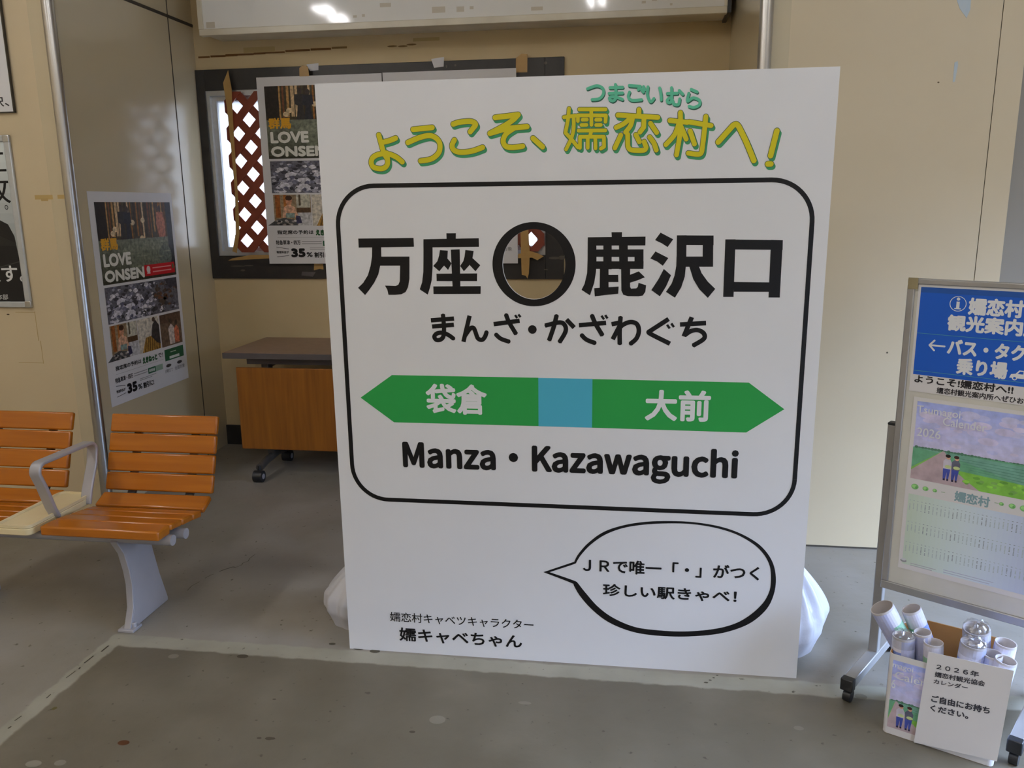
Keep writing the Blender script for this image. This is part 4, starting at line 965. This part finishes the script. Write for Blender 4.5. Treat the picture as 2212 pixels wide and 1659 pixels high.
a.text('ようこそ!嬬恋村へ!!', 43, 955, 292, 979, rgb(40, 38, 42), .9); a.text('嬬恋村観光案内所へぜひお立ち寄り', 104, 932, 388, 950, rgb(48, 46, 50), .5)
a.build('printed_sign', ds, lift=.0097, step=.0002)

def couple(a, x1, x2, z0, h, layer):
    """two walkers holding cabbages, as printed on the calendar"""
    for x, top, hair in ((x1, rgb(200, 196, 210), rgb(40, 34, 36)), (x2, rgb(96, 98, 116), rgb(66, 46, 44))):
        s = h/80.0
        a.poly([(x-9*s, z0), (x-11*s, z0+38*s), (x+9*s, z0+38*s), (x+5*s, z0), (x+1*s, z0), (x, z0+26*s), (x-4*s, z0)], rgb(70, 84, 168), layer)
        a.poly([(x-11*s, z0+36*s), (x-12*s, z0+58*s), (x-6*s, z0+66*s), (x+6*s, z0+66*s), (x+11*s, z0+56*s), (x+10*s, z0+36*s)], top, layer+1)
        a.rect(x-8*s, z0, x-3*s, z0+6*s, rgb(52, 48, 66), layer+1); a.rect(x+1*s, z0, x+6*s, z0+6*s, rgb(52, 48, 66), layer+1)
        a.disc(x+1*s, z0+71*s, 5.6*s, 6.4*s, rgb(216, 168, 146), layer+1, 14); a.disc(x-.5*s, z0+75*s, 7*s, 5*s, hair, layer+2, 14)
        a.disc(x+2*s, z0+43*s, 9*s, 5*s, rgb(196, 210, 150), layer+2, 14)
def scenery(a, x0, x1, z0, zh, z1, xv, seed, sk=1.0):
    rnd = random.Random(seed)
    a.grad(x0, zh, x1, z1, ink(152, 150, 178), ink(122, 132, 184), 0, 12)
    for i in range(70):
        cx, cz = rnd.uniform(x0+14*sk, x1-14*sk), zh+(z1-zh)*rnd.uniform(.12, .86); rx = rnd.uniform(8, 26)*sk
        rx = min(rx, cx-x0, x1-cx)
        a.disc(cx, cz, rx, rx*.42, rnd.choice([ink(152, 148, 176), ink(146, 145, 177), ink(157, 152, 178), ink(140, 143, 180), ink(148, 148, 180)]), 1+i % 4, 18)
    a.rect(x0, z0, x1, zh, ink(78, 124, 98), 5); 
    a.poly([(x0, zh), (x1, zh-6*sk), (x1, z0+26*sk), (xv+16*sk, zh-10*sk)], ink(86, 124, 112), 6)
    for i in range(5): a.poly([(xv+30*sk+i*10*sk, zh-12*sk-i*7*sk), (x1, zh-14*sk-i*9*sk), (x1, zh-16*sk-i*9*sk), (xv+30*sk+i*10*sk, zh-13*sk-i*7*sk)], ink(66, 104, 92), 7)
    for i in range(40):
        x = x0+(x1-x0)*i/39.0
        if x0+4*sk < x < x1-4*sk: a.disc(x, zh+1*sk, 5*sk, rnd.uniform(1.5, 5)*sk*(1 if x < xv+90*sk else .5), ink(60, 92, 76), 6, 10)
    a.poly([(x0, z0+14*sk), (x0, z0+34*sk), (xv-4*sk, zh), (xv, zh), (x0+30*sk, z0+20*sk)], ink(98, 140, 72), 8)
    a.poly([(x0, z0), (x0, z0+26*sk), (xv-3*sk, zh), (xv+2*sk, zh), (xv+42*sk, z0+38*sk), (min(x1, xv+110*sk), z0)], ink(136, 122, 128), 9)
    a.poly([(xv+34*sk, z0+48*sk), (x1, z0+38*sk), (x1, z0), (min(x1-1, xv+100*sk), z0), (xv+62*sk, z0+24*sk)], ink(96, 142, 60), 10)
    for i in range(26):
        x = rnd.uniform(min(xv+60*sk, x1-14*sk), x1-12*sk); a.disc(x, z0+rnd.uniform(9, 40)*sk, rnd.uniform(3, 11)*sk, 4*sk, rnd.choice([ink(110, 156, 62), ink(78, 120, 52), ink(92, 128, 70)]), 11+i % 3, 12)

cl = thing('calendar_poster', 'year calendar poster with a country road photo under the blue poster', 'calendar', PB, RZ)
MB().box(.046, .396, -.0095, -.0085, .385, .913).build('sheet', M['paper'], cl)
a = Art(); scenery(a, 57, 392, 670, 766, 902, 139, 21); couple(a, 152, 174, 682, 78, 14)
a.build('photograph', cl, lift=.0097, step=.00004, material=M['photo_fine'])
a = Art()
n = 24
for i in range(n):
    t = i/(n-1); c0, c1 = ink(146, 158, 148), ink(138, 146, 168); wmid = math.sin(t*math.pi)
    col = tuple(min(.9, (c0[j]*(1-t)+c1[j]*t)*(1+.18*wmid)) for j in range(4))
    a.rect(57+335*i/n, 400, 57+335*(i+1)/n, 622, col)
E1 = rgb(226, 228, 238)
a.text('Tsumagoi', 58, 862, 172, 891, E1, .3, 60); a.text('Calender', 129, 842, 240, 866, E1, .3, 60); a.text('2026', 64, 800, 127, 826, E1, .3, 60)
a.text('嬬恋村', 178, 627, 268, 659, ink(96, 118, 124), 1.2)
for x, r in ((72, 10), (101, 8), (126, 6), (296, 6), (322, 8.5), (350, 10)):
    a.disc(x, 646, r, r*.85, ink(92, 138, 84), 2, 18); a.disc(x-r*.2, 647, r*.6, r*.5, ink(118, 160, 100), 3, 14); a.disc(x+r*.4, 644, r*.35, r*.4, ink(76, 120, 72), 3, 10)
for x in (148, 284): a.rect(x-5, 645, x+5, 647, ink(110, 130, 110), 2)
for z in (602, 535, 471):
    for i in range(31):
        x = 61+i*10.6
        dk = ink(96, 104, 112) if i % 7 in (4, 5) else ink(124, 136, 140)
        a.rect(x, z, x+4, z+1.6, dk, 2)
        for k in range(6):
            if (i*7+k*3) % 11: a.rect(x+.5, z-9-k*4.0, x+3.4, z-6.6-k*4.0, dk, 2)
a.disc(60, 410, 9, 5, ink(110, 112, 116), 2, 14); a.disc(60, 414, 7, 4, ink(150, 154, 158), 3, 14)
for z, x1 in ((406, 150), (400, 140)): a.rect(80, z, x1, z+2.2, ink(130, 132, 140), 2)
for z, x1 in ((412, 300), (405, 290)): a.rect(170, z, x1, z+2, ink(132, 136, 152), 2)
a.build('calendar_print', cl, lift=.0097, step=.00004)

# ------------------------------------------------------------------ box of rolled calendars
BR = math.radians(-27); BP = (.719, 2.196, 0)
bx = thing('calendar_box', 'cardboard box wrapped in a calendar print on the floor under the stand', 'box', BP, BR)
BW, BD, BH = .274, .215, .245
def rr2(x0, x1, y0, y1, r):
    out = []
    for cx, cy, t in ((x1-r, y1-r, 0), (x0+r, y1-r, 90), (x0+r, y0+r, 180), (x1-r, y0+r, 270)):
        out += [(cx+r*math.cos(math.radians(t+18*i)), cy+r*math.sin(math.radians(t+18*i))) for i in range(6)]
    return out
def shell(name, o_, i_, z0, z1, m, floor_=None):
    b = MB(); n = len(o_)
    A = [b.bm.verts.new((p[0], p[1], z0)) for p in o_]; B = [b.bm.verts.new((p[0], p[1], z1)) for p in o_]; D = [b.bm.verts.new((p[0], p[1], z1)) for p in i_]; E = [b.bm.verts.new((p[0], p[1], z0+(.003 if floor_ else 0))) for p in i_]
    for P, Q in ((A, B), (B, D), (D, E)):
        for i in range(n): b.bm.faces.new((P[i], P[(i+1) % n], Q[(i+1) % n], Q[i]))
    if floor_: b.bm.faces.new(E); b.bm.faces.new(A[::-1])
    else:
        for i in range(n): b.bm.faces.new((E[i], E[(i+1) % n], A[(i+1) % n], A[i]))
    return b.build(name, M[m], bx)
shell('carton', rr2(.001, BW-.001, .001, BD-.001, .012), rr2(.005, BW-.005, .005, BD-.005, .009), 0, BH-.002, 'card', True)
shell('paper_wrap', rr2(0, BW, 0, BD, .013), rr2(.001, BW-.001, .001, BD-.001, .012), .001, BH, 'paper')
MB().box(.06, .24, BD-.006, BD-.002, BH-.002, BH+.022).build('flap', M['card'], bx)
a = Art(); scenery(a, 12, 262, 22, 106, 228, 30, 5, .9); couple(a, 43, 65, 28, 74, 14)
a.text('magoi', -12+24, 203, 64, 222, rgb(226, 228, 240), .3, 60); a.text('Calender', 20, 175, 150, 198, rgb(226, 228, 240), .3, 60); a.text('6', 13, 144, 24, 171, rgb(226, 228, 240), .3, 60)
a.build('printed_front', bx, lift=.0004, step=.00004, material=M['photo_fine'])
a = Art(k=1)                                                   # the wrap goes on round the left side
a.rect(.012, .024, .20, .10, ink(120, 140, 110)); a.rect(.012, .10, .20, .228, ink(140, 146, 178))
a.build('printed_side', bx, lift=.0004, step=.00004, place=lambda u, v, h: (-h, u, v))

nt_ = thing('notice_sheet', 'white notice sheet taped to the front of the calendar box', 'notice', BP, BR)
b = MB(); nv = [b.bm.verts.new(p) for p in ((.0845, -.0115, .006), (.2815, -.0115, .030), (.2925, -.0075, .294), (.0965, -.0075, .283), (.0845, -.0105, .006), (.2815, -.0105, .030), (.2925, -.0065, .294), (.0965, -.0065, .283))]
for f in ((0, 1, 2, 3), (7, 6, 5, 4), (0, 4, 5, 1), (1, 5, 6, 2), (2, 6, 7, 3), (3, 7, 4, 0)): b.bm.faces.new([nv[i] for i in f])
b.build('sheet', M['paper'], nt_)
a = Art(); K = rgb(60, 60, 68)
a.text('２０２６年', 119, 240, 218, 256, K, .5, slope=.105); a.text('嬬恋村観光協会', 117, 217, 234, 233, K, .4, slope=.105); a.text('カレンダー', 116, 197, 197, 211, K, .4, slope=.105)
a.text('ご自由にお持ち', 115, 142, 252, 163, K, .8, slope=.10); a.text('ください。', 115, 115, 206, 134, K, .8, slope=.10)
a.build('lettering', nt_, lift=.0, place=lambda u, v, h: (u, -.0122+(v-.006)*.0142-h, v))

def roll(label, base, top, r, cap=False, tint=(98, 114, 164), tip=(138, 142, 168), seed=1):
    d = Vector(top)-Vector(base); L = d.length
    t = thing('calendar_roll', label, 'paper roll', (0, 0, 0), 0, 'rolled calendars in the box')
    q = d.to_track_quat('Z', 'Y')
    t.rotation_mode = 'QUATERNION'
    R = Matrix.Rotation(BR, 4, 'Z')
    t.location = R @ Vector(base) + Vector(BP)
    t.rotation_quaternion = R.to_quaternion() @ q
    n = 26; b = MB(); prof = ((r, 0), (r, L), (r-.0022, L), (r-.0022, 0))
    P = [[b.bm.verts.new((rr*math.cos(2*math.pi*i/n), rr*math.sin(2*math.pi*i/n), z)) for i in range(n)] for rr, z in prof]
    for j in range(4):
        A, B = P[j], P[(j+1) % 4]
        for i in range(n): b.bm.faces.new((A[i], A[(i+1) % n], B[(i+1) % n], B[i]))
    b.build('paper_tube', M['rollin'], t, smooth=True)
    rnd = random.Random(seed); a = Art(k=1)
    for i in range(n):
        a0, a1 = 2*math.pi*i/n, 2*math.pi*(i+1)/n
        for j in range(14):
            z0, z1 = L*j/14, L*(j+1)/14
            if j == 13: z1 = L-.006
            k_ = (i*3//n+seed) % 3
            c = [ink(*tint), ink(*tip), ink(112, 146, 124)][k_] if j > 2 else ink(*tip)
            if j >= 12 and k_ != 1: c = ink(158, 157, 168)
            f_ = rnd.uniform(.92, 1.06); c = tuple(min(.9, q_*f_) for q_ in c)
            s = len(a.v); a.v += [(a0, z0, 0), (a1, z0, 0), (a1, z1, 0), (a0, z1, 0)]; a.f.append((s, s+1, s+2, s+3)); a.c.append(c)
    a.build('printed_face', t, place=lambda u, v, h: ((r+.0004)*math.cos(u), (r+.0004)*math.sin(u), v))
    if cap:
        b = MB(); rings = []
        for j in range(7):
            f_ = j/6; rr = (r+.0012)*math.cos(f_*math.pi/2*.96); z = L-.03+(.03+r*.5*math.sin(f_*math.pi/2) if j else 0)
            rings.append([b.bm.verts.new((rr*(1+.10*rnd.uniform(-1, 1)*(j > 1))*math.cos(2*math.pi*i/n), rr*(1+.10*rnd.uniform(-1, 1)*(j > 1))*math.sin(2*math.pi*i/n), z+.004*rnd.uniform(-1, 1)*(j > 1))) for i in range(n)])
        for A, B in zip(rings, rings[1:]):
            for i in range(n): b.bm.faces.new((A[i], A[(i+1) % n], B[(i+1) % n], B[i]))
        b.bm.faces.new(rings[-1])
        b.build('plastic_wrap', M['film'], t)
Z0 = .006
roll('widest open calendar roll, leaning out over the left corner of the box', (.125, .165, .012), (-.042, .074, .338), .032, seed=2, tint=(112, 160, 134))
roll('open calendar roll leaning back beside the widest one', (.158, .181, .01), (.027, .117, .335), .026, seed=3)
roll('plastic-wrapped calendar roll standing in the front left corner', (.038, .044, Z0), (.026, .044, .285), .0295, True, seed=4)
roll('short open roll half hidden between two others at the left', (.100, .092, Z0), (.069, .064, .30), .0225, seed=5)
roll('open roll in front, just left of the notice sheet corner', (.118, .042, Z0), (.101, .038, .292), .0245, seed=6)
roll('plastic-wrapped roll at the back, topped with crumpled film', (.214, .160, Z0), (.193, .098, .335), .0335, True, seed=7)
roll('plastic-wrapped roll standing just in front of the crumpled one', (.176, .052, Z0), (.194, .046, .315), .0315, True, seed=8, tint=(120, 132, 186))
roll('dark-edged open roll right of the wrapped pair', (.236, .080, Z0), (.240, .054, .295), .0235, seed=9, tint=(104, 116, 178))
roll('open roll in the far right back corner of the box', (.240, .118, Z0), (.264, .102, .312), .026, seed=10)
roll('open roll at the front right corner of the box', (.236, .036, Z0), (.272, .034, .297), .0255, seed=11)

# ------------------------------------------------------------------ ceiling lamps (above the frame; some show in the glossy case, others are added for light)
def ceiling_lamp(x, y, L, label):
    t = thing('fluorescent_lamp', label, 'lamp', (x, y, 3.60), 0, 'twin fluorescent ceiling lamps')
    MB().box(-.10, .10, -L/2-.03, L/2+.03, .035, .12).build('housing', M['lamp'], t, bevel=.004)
    for sx in (-.06, .06):
        b = MB(); b.tube([(sx, -L/2, 0), (sx, L/2, 0)], .016, 12); b.build('tube', M['tube'], t)
    b = MB()
    for sy in (-1, 1): b.box(-.09, .09, sy*(L/2+.008)-.008, sy*(L/2+.008)+.008, -.018, .036)
    b.build('lamp_holder', M['lamp'], t)
ceiling_lamp(-3.45, -.31, .36, 'twin-tube ceiling lamp over the bench, nearer the alcove, seen mirrored in the case')
ceiling_lamp(-3.45, -.76, .36, 'twin-tube ceiling lamp over the bench, farther from the alcove, seen mirrored in the case')
ceiling_lamp(-.46, -.12, 1.18, 'long twin-tube ceiling lamp in the middle of the room')
ceiling_lamp(-.46, -2.4, 1.18, 'added unseen twin-tube ceiling lamp near the rear doorway')  # unseen lamp, added for general illumination
ceiling_lamp(2.2, -.12, 1.18, 'added unseen twin-tube ceiling lamp near the right doorway')  # also added for illumination, not a seen fixture
ceiling_lamp(-3.45, -2.4, 1.18, 'added unseen twin-tube ceiling lamp in the rear left of the room')  # another unseen lamp added behind for its light
ceiling_lamp(-3.45, 1.45, 1.18, 'added unseen twin-tube ceiling lamp over the left side of the bench')  # added out of view to brighten the left wall
